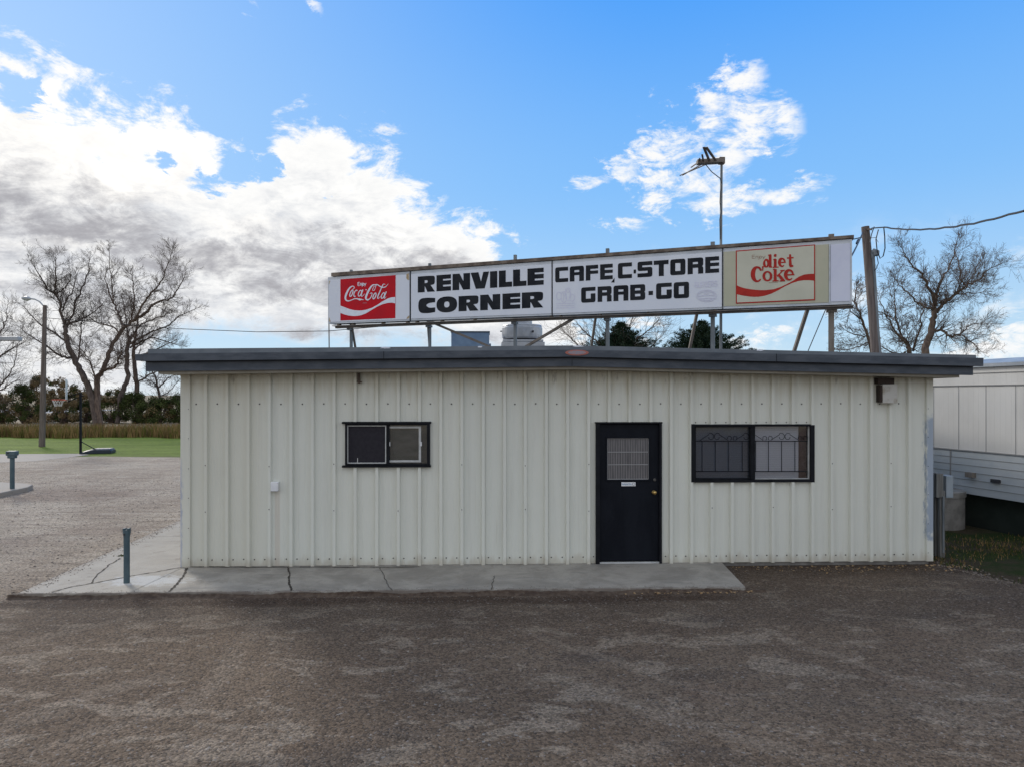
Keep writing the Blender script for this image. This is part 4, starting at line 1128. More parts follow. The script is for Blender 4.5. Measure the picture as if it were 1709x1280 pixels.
# red script board
cf = lambda x, y: Sp(540+x/10.68, 450+y/10.68)
g = MB(); cs = [(308, 915), (1285, 872), (1290, 107), (308, 182)]
slab_s(g, [(540+x/10.68, 450+y/10.68) for x, y in cs], .0085, .018); red = g.build('red_emblem_panel', m_red, SG); red['label'] = 'red square panel with white script lettering and wave'
g = MB()
fillpoly(g, [[(308, 650), (390, 682), (480, 715), (560, 732), (640, 738), (700, 735), (760, 725), (870, 690), (960, 640), (1050, 580), (1150, 525), (1220, 503), (1285, 498), (1285, 610), (1230, 598), (1150, 602), (1060, 625), (960, 670), (860, 730), (760, 790), (680, 820), (620, 832), (560, 836), (500, 832), (450, 825), (380, 808), (308, 780)]], lambda x, y: cf(x, y)+SN*.0195)
g.build('wave_band', m_lwhite, red)
script = [
 ([(560, 345), (552, 315), (525, 305), (485, 325), (445, 380), (412, 450), (398, 510), (412, 553), (455, 567), (515, 548), (575, 526), (640, 535), (725, 546)], [8, 12, 16, 24, 30, 34, 32, 26, 18, 14, 16, 24, 6]),
 ([(600, 525), (655, 552), (700, 535)], [4, 14, 4]),
 (earc(505, 432, 22, 56, 80, 440, 18, .35), 17), ([(520, 375), (545, 345), (555, 330)], 9),
 (earc(580, 432, 26, 56, 50, 300, 12, .3), 17),
 (earc(658, 430, 26, 52, 60, 420, 16, .3), 16), ([(712, 365), (690, 430), (680, 475), (705, 482), (745, 440)], [18, 18, 16, 10, 6]),
 ([(760, 362), (776, 375)], 16),
 ([(905, 385), (885, 375), (900, 320), (935, 300), (930, 345), (905, 385)], 9),
 ([(960, 300), (925, 278), (880, 290), (835, 345), (795, 420), (768, 490), (768, 530), (800, 548), (845, 515), (872, 455), (868, 425), (835, 440)], [8, 14, 22, 30, 34, 34, 30, 22, 14, 14, 12, 8]),
 ([(925, 280), (965, 275), (1010, 305), (1060, 325), (1110, 318), (1145, 285), (1163, 258)], [8, 14, 20, 20, 14, 8, 3]),
 (earc(918, 480, 22, 52, 60, 420, 16, .35), 17),
 ([(1110, 275), (1075, 270), (1045, 330), (1010, 410), (980, 480), (975, 520), (1000, 515), (1030, 480)], [8, 12, 16, 20, 20, 16, 8, 5]),
 (earc(1068, 472, 24, 50, 60, 420, 16, .35), 16), ([(1130, 400), (1105, 460), (1090, 515), (1105, 520), (1125, 490)], [18, 18, 16, 8, 5]),
]
strokes(script, 10.68, 540, 450, m_lwhite, 'script_lettering', red, .020)
def enjoy(x0, x1, yc, h, w, slope, sc_, ox, oy, mt, par, base):
    W1 = (x1-x0); f = lambda gx_, gy_: (x0+gx_*W1, yc - gy_*h + slope*gx_*W1)
    l_ = [([f(.02, 0), f(.02, 1)], w), ([f(.02, 1), f(.22, 1)], w), ([f(.02, .52), f(.20, .52)], w), ([f(.02, 0), f(.22, 0)], w),
          ([f(.30, 0), f(.30, .65)], w), ([f(.30, .5), f(.36, .68), f(.43, .6), f(.44, 0)], w), ([f(.53, .65), f(.53, -.2), f(.48, -.3)], w), ([f(.53, .82), f(.53, .92)], w),
          ([f(.61+.07*math.cos(a)+.04, .33+.34*math.sin(a)) for a in [k*.6981 for k in range(10)]], w), ([f(.78, .65), f(.87, .05)], w), ([f(.99, .65), f(.87, -.05), f(.82, -.3)], w)]
    return strokes(l_, sc_, ox, oy, mt, 'small_lettering', par, base)
enjoy(618, 770, 298, 60, 11, -.06, 10.68, 540, 450, m_lwhite, red, .020)
strokes([([(708, 604), (780, 603)], 7)], 10.68, 540, 450, m_badge2, 'trademark_line', red, .020)
# cream board
df = lambda x, y: Sp(1220+x/11.133, 400+y/11.133)
g = MB(); slab_s(g, [(1220+x/11.133, 400+y/11.133) for x, y in ((92, 1200), (1562, 1136), (1562, 100), (92, 215))], .0085, .020); cr_ = g.build('cream_emblem_panel', m_red2, SG); cr_['label'] = 'cream panel with faded red border, lettering and wave'
g = MB(); slab_s(g, [(1220+x/11.133, 400+y/11.133) for x, y in ((112, 1178), (1542, 1114), (1542, 120), (112, 234))], .0205, .022); g.build('panel_face', m_cream, cr_)
g = MB()
fillpoly(g, [[(105, 858), (180, 890), (250, 912), (350, 930), (450, 942), (550, 949), (650, 948), (800, 930), (920, 890), (1030, 840), (1150, 775), (1260, 700), (1360, 660), (1450, 648), (1550, 645), (1550, 775), (1450, 765), (1350, 765), (1250, 780), (1130, 820), (1000, 880), (880, 950), (760, 1010), (640, 1050), (570, 1064), (500, 1072), (420, 1073), (350, 1068), (220, 1050), (105, 1025)]], lambda x, y: df(x, y)+SN*.0235)
g.build('wave_band', m_red2, cr_)
diet = [
 (earc(655, 452, 38, 66, 0, 360, 18), [34, 36, 38, 38, 36, 30, 26, 30, 38, 42, 42, 38, 30, 26, 28, 32, 34, 34]), ([(728, 290), (728, 530)], 48), ([(690, 302), (745, 292)], 20), ([(725, 525), (765, 520)], 20),
 ([(822, 372), (822, 525)], 48), ([(785, 382), (830, 372)], 20), ([(775, 528), (885, 522)], 20), (earc(823, 306, 13, 13, 0, 360, 8), 28),
 (earc(950, 436, 50, 72, 0, 315, 16), [22, 26, 30, 28, 28, 34, 44, 48, 50, 48, 44, 36, 30, 26, 20, 14]), ([(905, 440), (1018, 432)], 20),
 ([(1098, 285), (1103, 470), (1118, 500), (1158, 498)], [30, 48, 46, 22]), ([(1040, 355), (1162, 346)], 24),
 (earc(490, 655, 82, 130, 30, 318, 22), [30, 32, 34, 34, 34, 38, 46, 54, 62, 68, 72, 72, 70, 66, 60, 52, 42, 34, 28, 26, 24, 20]), ([(592, 505), (590, 590)], [30, 14]),
 (earc(678, 690, 68, 82, 0, 360, 20), [42, 42, 36, 30, 26, 26, 30, 36, 42, 44, 44, 42, 36, 30, 26, 26, 30, 36, 42, 42]),
 ([(822, 560), (822, 778)], 50), ([(780, 566), (825, 560)], 18), ([(770, 780), (885, 776)], 20), ([(860, 690), (900, 650), (960, 590)], 20), ([(875, 655), (930, 720), (975, 775)], [40, 48, 48]), ([(915, 588), (1000, 584)], 18), ([(905, 780), (1005, 774)], 20),
 (earc(1083, 668, 68, 88, 0, 318, 16), [22, 28, 34, 34, 34, 42, 50, 56, 58, 56, 50, 42, 34, 28, 20, 14]), ([(1020, 668), (1178, 660)], 22),
]
strokes([(a_, [q*1.14 for q in w_] if isinstance(w_, list) else w_*1.1) for a_, w_ in diet], 11.133, 1220, 400, m_red2, 'serif_lettering', cr_, .0235)
enjoy(388, 640, 362, 62, 8, -.03, 11.133, 1220, 400, m_brownt, cr_, .0235)
strokes([([(700, 812), (875, 803)], 8)], 11.133, 1220, 400, m_brownt, 'trademark_line', cr_, .0235)
# faded printing on the middle panel
def gl_(x0, x1, y0, y1, segs, w=10): return [([(x0+a*(x1-x0), y1+(y0-y1)*b_) for a, b_ in s_3], w) for s_3 in segs]
alph = {'B': [[(0, 0), (0, 1)], [(0, 1), (.8, .95), (.85, .6), (0, .52)], [(0, .52), (.95, .45), (.95, .05), (0, 0)]], 'U': [[(0, 1), (0, .2), (.5, 0), (1, .2), (1, 1)]],
        'R': [[(0, 0), (0, 1)], [(0, 1), (.9, .95), (.9, .55), (0, .5)], [(.4, .5), (1, 0)]], 'G': [[(1, .85), (.5, 1), (0, .7), (0, .3), (.5, 0), (1, .15), (1, .5)], [(1, .5), (.6, .5)]],
        'E': [[(0, 0), (0, 1)], [(0, 1), (1, 1)], [(0, .5), (.9, .5)], [(0, 0), (1, 0)]], 'S': [[(1, .85), (.5, 1), (0, .8), (.2, .55), (.85, .45), (1, .2), (.5, 0), (0, .15)]]}
fl_ = []
for k, ch in enumerate('BURGERS'):
    x0 = 1108+k*55; fl_ += gl_(x0, x0+40, 625-k*4, 712-k*4, alph[ch], 15)
for cy_, ry_ in ((848, 95), (848, 75)): fl_.append((earc(1300, cy_, 165 if ry_ > 80 else 140, ry_, 0, 360, 26), 11))
fl_ += [([(1160, 850), (1440, 838)], 12), ([(1165, 895), (1435, 885)], 12), (earc(1300, 808, 40, 12, 0, 360, 10), 9)]
strokes(fl_, 10.053, 1050, 410, m_ghost, 'faded_burger_print', SG, .015)
fg = []
for cx_, cy_, rx_, ry_ in ((365, 770, 42, 40), (200, 880, 45, 70), (290, 900, 50, 100), (365, 860, 50, 100), (440, 910, 50, 62)): fg.append((earc(cx_, cy_, rx_, ry_, 0, 360, 16), 14))
fg += [([(150, 1020), (490, 1010)], 12), ([(150, 1100), (490, 1090)], 14), ([(160, 1060), (480, 1050)], 12), ([(290, 820), (280, 980)], 12)]
strokes(fg, 11.026, 915, 415, m_ghost, 'faded_drink_print', SG, .015)

# ------------------------------------------------------------------ roof equipment
RT_ = lambda p: cft(max(-4.5, min(6, p.x)))
zb_ = 16.4
bx0 = P(753, 553, zb_); bx1 = P(818, 553, zb_)
hv = thing('rooftop_air_unit', 'boxy blue grey metal air unit on the roof beside the round vent', 'air unit', ((bx0.x+bx1.x)/2, bx0.y+.35, RT_(bx0)))
g = MB(); g.box(bx0.x, bx1.x-.02, bx0.y, bx0.y+.7, RT_(bx0)-.02, bx0.z-.03); g.build('housing', m_hvac, hv, bevel=.01)
g = MB(); g.box(bx0.x-.015, bx1.x-.005, bx0.y-.015, bx0.y+.72, bx0.z-.03, bx0.z); g.build('lid', m_steel, hv, bevel=.005)
g = MB(); g.box(bx1.x-.019, bx1.x+.02, bx0.y+.1, bx0.y+.4, RT_(bx0), bx0.z-.28); g.build('side_cover', m_hvac, hv)
zf = 16.2; fc = P(871.5, 577, zf); rz0 = RT_(fc); hh = lambda py: P(871, py, zf).z - rz0; rr = lambda w_: w_/2/F*zf
fan = thing('exhaust_fan', 'round spun aluminium exhaust fan on the roof behind the sign post', 'vent fan', (fc.x, fc.y, rz0))
C0 = Vector((fc.x, fc.y, rz0))
g = MB(); q = rr(70); g.box(fc.x-q, fc.x+q, fc.y-q, fc.y+q, rz0-.02, rz0+hh(573.5)); q = rr(66); g.box(fc.x-q, fc.x+q, fc.y-q, fc.y+q, rz0+hh(573), rz0+hh(569.5)); g.build('curb', m_fan, fan, bevel=.008)
g = MB(); g.lathe(C0, [(rr(56), hh(570)), (rr(62), hh(567.5)), (rr(66.5), hh(564)), (rr(67.5), hh(560)), (rr(67.5), hh(548.5)), (rr(65), hh(547)), (rr(65), hh(546)), (rr(66), hh(545.5)), (rr(64), hh(543.8)), (rr(34), hh(543))], 36); g.build('fan_shroud', m_fan, fan, smooth=False)
g = MB(); g.lathe(C0, [(rr(33), hh(543.4)), (rr(33), hh(530)), (rr(30), hh(527)), (rr(8), hh(524))], 28); g.build('motor_cover', m_fan, fan)
g = MB(); g.lathe(C0, [(rr(58), hh(571.5)), (rr(64), hh(568)), (rr(64), hh(567)), (rr(50), hh(567))], 30)
p = P(889.5, 553.5, zf-.46); g.box(p.x-.02, p.x+.02, p.y-.01, p.y+.05, p.z-.02, p.z+.02)
p = P(837, 553.5, zf); g.box(p.x-.03, p.x+.06, p.y-.01, p.y+.02, p.z-.012, p.z+.012)
g.build('fan_gap', m_fand, fan)

# antenna
za = zs(1203)+.15
ab = P(1203, 583, za); ab.z = RT_(ab)
an = thing('tv_antenna', 'rusty television antenna on a tall thin mast behind the sign', 'antenna', tuple(ab))
mt_top = P(1204.3, 263.5, za)
g = MB(); g.tube([ab, P(1203.2, 400, za), mt_top], [.03, .026, .024], 8); g.build('mast', m_steel, an)
def AP(x, y, z=None): return P(1100+x/6.4, 220+y/6.4, z or za)
Hb = AP(640, 330).z
def atH(x, y, hgt=None):
    d = ray(1100+x/6.4, 220+y/6.4); k = ((hgt or Hb)-CAM.z)/d.z; return CAM+d*k
b0_ = AP(685, 315, za-.05); b1_ = atH(405, 330, b0_.z-.02)
g = MB(); g.bar(b0_, b1_, .14, .075); g.build('boom', m_steelb, an)
g = MB(); p = AP(668, 315, za-.03); g.box(p.x-.05, p.x+.05, p.y-.05, p.y+.05, p.z-.06, p.z+.06); g.build('clamp', m_rust, an)
for a_, c_, w_ in (((610, 318), (505, 170), .045), ((540, 315), (478, 170), .045), ((475, 305), (460, 248), .032), ((433, 312), (433, 288), .03), ((575, 348), (222, 472), .018), ((500, 348), (250, 468), .018), ((420, 340), (341, 385), .018)):
    g = MB(); f = a_[0]
    k = (685-f)/280.0; pa_ = b0_.lerp(b1_, k); pb_ = atH(c_[0], c_[1], b0_.z+.0)
    g.bar(pa_, pb_, w_, .016); g.build('element', m_rust, an)
g = MB(); g.tube([AP(495, 350), AP(560, 430), AP(650, 500, za-.04), AP(672, 560, za-.05), AP(655, 640, za-.04), AP(650, 760, za-.045), AP(662, 850, za-.04), AP(648, 940, za-.04), AP(652, 1150, za-.04)], .009, 5); g.build('cable', m_cable, an)

# ------------------------------------------------------------------ utility pole, power lines
zp = 20.5
pt = P(1444, 379, zp); pbm = P(1462.5, 590, zp); d_ = pbm-pt; pb0 = pt + d_*((GZ-pt.z)/d_.z)
up_ = thing('utility_pole', 'leaning brown wooden utility pole with conduit behind the building', 'utility pole', tuple(pb0))
g = MB(); g.tube([pb0, pb0.lerp(pt, .5), pt], [.165, .14, .108], 14); g.build('pole', m_wood, up_)
g = MB(); c0 = P(1457, 424, zp-.1); c1 = P(1467.5, 590, zp-.1); dd_ = c1-c0; cb_ = c0+dd_*((GZ-c0.z)/dd_.z); g.tube([cb_, c0], .045, 8); g.build('conduit', m_steel, up_)
g = MB(); g.tube([P(1457, 432, zp-.1), P(1456.5, 423, zp-.1), P(1459, 420, zp-.15), P(1462.5, 421.5, zp-.2), P(1463, 427, zp-.22)], [.05, .07, .085, .09, .07], 8); g.build('weatherhead', m_steel, up_)
g = MB(); g.bar(P(1446, 383, zp-.12), P(1455, 383.5, zp-.25), .05, .05); g.build('insulator', m_rust, up_)
g = MB()
def wob_line(a, c, n, sag, rad, am=0, m=0):
    pts_ = []
    for i in range(n+1):
        f = i/n; p = a.lerp(c, f); p.z -= sag*4*f*(1-f); 
        if am: p.z += am*math.sin(i*1.9)*random.uniform(.4, 1)
        pts_.append(p)
    g.tube(pts_, rad, 5, m)
K0 = P(1455, 381.5, zp-.2); K1 = P(1475, 380, zp-.6)
wob_line(K0, K1, 5, .0, .018)
wob_line(K1, P(1709, 352, 13), 26, .18, .022, .012)
wob_line(P(1709, 352, 13), P(2300, 300, 9), 8, .05, .022, .01)
g.tube([P(1466, 384, zp-.45), P(1462, 400, zp-.5), P(1464, 420, zp-.45), P(1469, 432, zp-.4), P(1474, 428, zp-.45), P(1477, 415, zp-.5), P(1476.5, 395, zp-.55), P(1475, 381, zp-.6)], .016, 5)
g.tube([P(1459, 379, zp-.25), P(1454.5, 392, zp-.3), P(1452, 405, zp-.3)], .014, 5)
g.tube([P(1452, 398, zp-.3), P(1461, 397, zp-.4), P(1464, 402, zp-.45), P(1466, 405, zp-.5)], .008, 4)
g.tube([P(1463, 425, zp-.25), P(1466, 440, zp-.3), P(1462, 450, zp-.25), P(1459, 452, zp-.15)], .012, 5)
tag(g.build('power_line', m_cable), 'thick twisted black power cable running right from the top of the leaning pole', 'power cable')
g = MB(); wob_line(P(1440, 388, zp-.1), Sp(1421, 428, -.1), 6, .03, .016); g.tube([P(1433, 401, zp*.93), P(1430, 407, zp*.92)], .035, 5)
tag(g.build('sign_cable', m_cable), 'short black cable from the leaning pole to the right end of the sign', 'cable')
# far wire from lamp pole to utility pole
g = MB(); a = P(75, 531, 34); mids_ = [a, P(292, 549, 32), P(430, 554.5, 30.5), P(548, 553, 29), P(700, 540, 27.5), P(1000, 495, 25), P(1446, 395, zp)]
g.tube(mids_, .018, 4); tag(g.build('overhead_wire', m_cable), 'thin wire strung from the street lamp pole past the left end of the sign', 'overhead wire')

# street lamp
bl_ = G(70, 745); tp = P(75, 510, depth(bl_))
sl_ = thing('street_lamp', 'tall wooden street lamp pole with curved arm standing on the lawn', 'street lamp', tuple(bl_))
g = MB(); g.tube([bl_, bl_.lerp(tp, .5), tp], [.145, .12, .09], 10); g.build('pole', m_wood, sl_)
zl = depth(bl_)
g = MB(); g.tube([P(73.5, 512, zl), P(66, 504, zl), P(58, 500, zl), P(50, 499, zl)], .035, 6); g.build('arm', m_lampg, sl_)
g = MB(); g.tube([P(51, 499.3, zl), P(46, 499, zl), P(40, 498.5, zl), P(36, 498, zl)], [.05, .12, .10, .03], 8); g.build('lamp_head', m_lampg, sl_)
# second lamp at the frame edge
zl = 18; q = P(-70, 566, zl); qb = Vector((q.x, q.y, GZ))
l2 = thing('area_lamp', 'pale grey lamp head reaching in from the left edge of the picture', 'lamp', tuple(qb))
g = MB(); g.tube([qb, q], [.08, .06], 10); g.build('pole', m_lampg, l2)
g = MB(); a, c = P(-70, 566, zl), P(33.5, 566.3, zl); g.tube([a, a.lerp(c, .35)], .03, 8); g.build('arm', m_lampg, l2)
g = MB(); g.obox(a.lerp(c, .35)+Vector((0, -.1, -.05)), (c-a)*.65, Vector((0, .2, 0)), Vector((0, 0, .105))); g.build('lamp_head', m_lampg, l2, bevel=.02)

# bollards
def bollard(px, py, top, wpx, head, label):
    p = G(px, py, 0.0 if head == 0 else GZ+.12); z = depth(p); tp = P(px, top, z); o = thing('bollard', label, 'bollard', tuple(p), 'painted pipe bollards')
    r_ = wpx/2/F*z; h_ = tp.z-p.z; g = MB()
    g.lathe(p, [(r_, -.01), (r_, h_-.14), (r_*1.02, h_-.10), (r_*1.18, h_-.05)] + ([(r_*1.2, h_)] if head == 0 else [(r_*1.3, h_-.03)]), 18)
    g.build('pipe', m_boll, o)
    g = MB()
    if head == 0:
        for sg in (-1, 1): g.box(p.x+sg*r_*.75-.012, p.x+sg*r_*.75+.012, p.y-r_*.8, p.y+r_*.8, p.z+h_-.012, p.z+h_+.018)
        g.box(p.x-r_*1.0, p.x+r_*1.0, p.y+r_*.7, p.y+r_*.95, p.z+h_-.05, p.z+h_+.012)
        g.build('bracket', m_boll, o, bevel=.003)
        g = MB(); g.box(p.x-.02, p.x+.0, p.y-r_*1.32, p.y-r_*1.05, p.z+h_-.07, p.z+h_-.045); g.build('bolt_hole', m_fand, o)
    else:
        g.box(p.x-r_*2.3, p.x+r_*2.3, p.y-r_*1.5, p.y+r_*1.5, p.z+h_-.12, p.z+h_); g.box(p.x-r_*1.7, p.x+r_*1.7, p.y-r_*1.3, p.y+r_*1.3, p.z+h_-.19, p.z+h_-.11)
        g.build('head', m_boll, o, bevel=.02)
        g = MB(); g.box(p.x-r_*1.6, p.x-r_*.5, p.y-r_*1.56, p.y-r_*1.4, p.z+h_-.07, p.z+h_-.03); g.build('bolt_hole', m_fand, o)
bollard(211.5, 972, 883, 9.6, 0, 'grey green pipe bollard standing on the concrete slab near the building corner')
bollard(20.5, 815, 752, 7.0, 1, 'grey green pipe bollard with a wide square head on the kerbed island')

# basketball hoop
hp = G(134.5, 757); zh = depth(hp)
bh = thing('basketball_hoop', 'portable basketball hoop with black pole and dark base at the lawn edge', 'basketball hoop', tuple(hp))
g = MB(); g.bar(hp, P(134.5, 655, zh), .075, .075); g.build('pole', m_black, bh)
q0 = G(135, 757); q1 = G(185, 756)
g = MB(); a = q0; L = (q1-q0).length
for i in range(1):
    ex = (q1-q0).normalized(); ey = Vector((-ex.y, ex.x, 0)); b0 = 0
    prof_ = [(0, .0, .05), (.25, .0, .14), (.5, 0, .20), (L, 0, .20), (L+.06, 0, .12)]
    ring = []
    for (x, y, h_) in prof_:
        for yy, zz in ((-.38, 0), (-.38, h_*.75), (-.28, h_), (.28, h_), (.38, h_*.75), (.38, 0)): g.v.append(tuple(a+ex*x+ey*(yy+.2)+Vector((0, 0, zz+.01))))
    for i2 in range(len(prof_)-1):
        for j in range(6): g.f.append((i2*6+j, i2*6+(j+1) % 6, (i2+1)*6+(j+1) % 6, (i2+1)*6+j)); g.m.append(0)
    g.f.append(tuple(range(6))); g.m.append(0); g.f.append(tuple((len(prof_)-1)*6+j for j in range(6))); g.m.append(0)
g.build('base', m_navy, bh)
g = MB(); g.bar(P(136, 737, zh), P(160, 750, zh), .03, .03); g.build('brace', m_black, bh)
g = MB(); g.bar(P(134, 655, zh), P(114, 663, zh), .035, .035); g.bar(P(134, 662, zh), P(114, 670, zh), .035, .035); g.bar(P(134, 660, zh), P(139.5, 660.5, zh), .05, .05); g.build('arm', m_black, bh)
g = MB(); c0 = P(111.5, 650, zh); nb = (RT+FW*.56).normalized(); eb = nb.cross(UP); 
g.obox(c0 - eb*.55 + Vector((0, 0, -.44)), eb*1.1, nb*-.03, Vector((0, 0, .86))); g.build('backboard', m_clear, bh, bevel=.008)
rc = P(97, 667, zh); g = MB(); g.tube([rc+Vector((math.cos(a)*.23, math.sin(a)*.23, 0)) for a in [k*.3142 for k in range(21)]], .018, 6); g.bar(P(111, 667.5, zh), P(103, 667, zh), .06, .04); g.build('rim', m_orange, bh)
g = MB()
for k in range(12):
    a = k*.5236; a2 = a+.26; a3 = a-.26
    for (u0, u1) in ((a, a2), (a, a3)):
        g.tube([rc+Vector((math.cos(u0)*.22, math.sin(u0)*.22, 0)), rc+Vector((math.cos(u1)*.17, math.sin(u1)*.17, -.14)), rc+Vector((math.cos(u0)*.12, math.sin(u0)*.12, -.28))], .009, 4)
g.build('net', m_net, bh)

# ------------------------------------------------------------------ trailer on the right
TA = G(1610, 874, GZ); TB = G(1709, 894, GZ)
TA = CAM*1; TA = P(0, 0, 1)*0
def camxy(x, z, h_=0): p = CAM + FW*z + RT*x; p.z = h_; return p
A_ = camxy(8.68, 13.6); Bq = camxy(8.96, 12.4); dT = (A_-Bq).normalized(); nT = Vector((-dT.y, dT.x, 0))
if nT.dot(CAM-A_) < 0: nT = -nT
T0 = Bq - dT*4.5; T1 = Bq + dT*11.5
mh = thing('mobile_trailer', 'long white panelled trailer house right of the metal building', 'trailer', (T0.x, T0.y, 0))
def tb(g, s0, s1, z0, z1, o0, o1, m=0):
    a = Bq + dT*s0 - nT*o1; a.z = z0; g.obox(a, dT*(s1-s0), nT*(o1-o0)*1.0, Vector((0, 0, z1-z0)), m)
def tbox(g, s0, s1, z0, z1, out, inn, m=0):   # out = proud of wall plane, inn = depth behind it
    a = Bq + dT*s0 + nT*out; a = Vector((a.x, a.y, z0)); g.obox(a, dT*(s1-s0), nT*-(out+inn), Vector((0, 0, z1-z0)), m)
g = MB(); tbox(g, -4.5, 11.5, 1.40, 3.02, 0, 3.0); g.build('wall_panels', m_mobile, mh)
g = MB(); tbox(g, -4.5, 11.5, .58, 1.395, .01, 3.0)
g.build('lower_siding', m_mobile2, mh)
g = MB()
for k in range(1, 6): z = .58+.136*k; tbox(g, -4.5, 11.5, z-.004, z+.004, .016, .0)
for s in (1.55, -2.1, 5.2): tbox(g, s-.012, s+.012, .58, 1.39, .020, .0)
g.build('siding_laps', m_mline, mh)
g = MB(); tbox(g, -4.5, 11.5, 1.392, 1.412, .03, .0); tbox(g, -4.5, 11.5, 2.63, 2.645, .02, .0); tbox(g, -4.5, 11.5, 2.86, 2.87, .015, 0)
for k in range(-7, 19): s = k*.6+.17; tbox(g, s-.0035, s+.0035, 1.41, 2.63, .004, 0)
g.build('wall_joints', m_mline, mh)
g = MB(); b0 = len(g.v); n = 9
for s in (-4.5, 11.5):
    for k in range(n): f = k/(n-1); o_ = .06 - f*3.12; p = Bq + dT*s + nT*o_; g.v.append((p.x, p.y, 3.03 + .16*math.sin(f*math.pi)))
for k in range(n-1): g.f.append((k, k+1, n+k+1, n+k)); g.m.append(0)
tbox(g, -4.5, 11.5, 2.97, 3.035, .06, .0)
g.build('roof', m_mroof, mh)
g = MB(); tbox(g, -4.5, 11.5, GZ-.05, .58, -.12, 2.8); g.build('skirting', m_skirt, mh)
g = MB()
q = P(1614.5, 792.5, 13.4)
tbox(g, (q-Bq).dot(dT)-.08, (q-Bq).dot(dT)+.08, q.z-.04, q.z+.05, .1, 0); g.build('outlet_hood', m_steelb, mh)
g = MB(); q = P(1654, 802.5, 12.9); tbox(g, (q-Bq).dot(dT)-.09, (q-Bq).dot(dT)+.09, q.z-.03, q.z+.03, .05, 0); g.build('tap', m_fand, mh)

# wooden post with meter box
pb = G(1567.5, 929); zq = depth(pb)
po = thing('wooden_post', 'weathered wooden post with grey meter box at the right building corner', 'post', tuple(pb))
def Pz(px, py, z): return P(px, py, z)
g = MB(); a = P(1560.5, 789.5, zq+.04); c = P(1567, 789.5, zq+.04); g.box(a.x, c.x, a.y, a.y+.11, GZ-.05, a.z); g.build('post', m_woodg, po, bevel=.006)
g = MB(); a = P(1564.5, 828, zq); c = P(1573.5, 828, zq); g.box(a.x, c.x, a.y-.06, a.y+.0, GZ-.05, a.z+.10); g.build('post', m_woodg, po, bevel=.006)
g = MB(); a = P(1563, 830, zq-.08); c = P(1575, 790, zq-.08); g.box(a.x, c.x, a.y, a.y+.09, a.z, c.z); g.build('board', m_woodg, po, bevel=.006)
g = MB(); a = P(1575.8, 829.5, zq); c = P(1588, 793, zq); g.box(a.x, c.x, a.y-.05, a.y+.12, a.z, c.z); g.build('meter_box', m_box, po, bevel=.008)
g = MB(); g.tube([P(1574.5, 828, zq-.09), P(1574.3, 870, zq-.07), P(1574, 922, zq-.06)], .016, 6); g.build('conduit', m_steel, po)
# concrete well ring
wc0 = G(1604, 883); zc = depth(wc0)+.35; cxw = camxy((1603-CX)/F*zc-.50, zc, GZ)
wr = thing('concrete_well', 'round pale concrete well ring with a flat lid beside the trailer', 'well', tuple(cxw))
g = MB(); g.lathe(cxw, [(.50, -.05), (.50, .60)], 36); g.build('ring', m_found, wr)
g = MB(); g.lathe(cxw, [(.52, .604), (.52, .70), (.49, .715), (.06, .73)], 36); g.build('lid', m_found, wr)

# ------------------------------------------------------------------ trees
def rdir(d, spread):
    o = d.orthogonal().normalized(); o.rotate(Matrix.Rotation(random.uniform(0, 6.283), 3, d))
    return (d*math.cos(spread) + o*math.sin(spread)).normalized()
def grow(g, p, d, L, r, lvl, maxl, up=.05, n=5, rmin=.010, dens=1.0):
    pts_ = [p.copy()]; rads = [r]; seg = L/n; dd = d.copy()
    for i in range(n):
        dd = (dd + Vector((random.gauss(0, .10), random.gauss(0, .10), random.gauss(0, .09)+up*.7))).normalized()
        p = p + dd*seg; pts_.append(p.copy()); rads.append(max(rmin*.8, r*(1-.75*(i+1)/n)))
        if lvl < maxl:
            k = 2 if random.random() < .55*dens else 1
            for _ in range(k):
                if random.random() < .9*dens:
                    cd_ = rdir(dd, R(random.uniform(25, 56)))
                    grow(g, p.copy(), cd_, L*random.uniform(.42, .68)*(1-.35*i/n), max(rmin, rads[-1]*.6), lvl+1, maxl, up, max(3, n-1), rmin, dens)
    g.tube(pts_, rads, 6 if r > .05 else 3, 0, False)
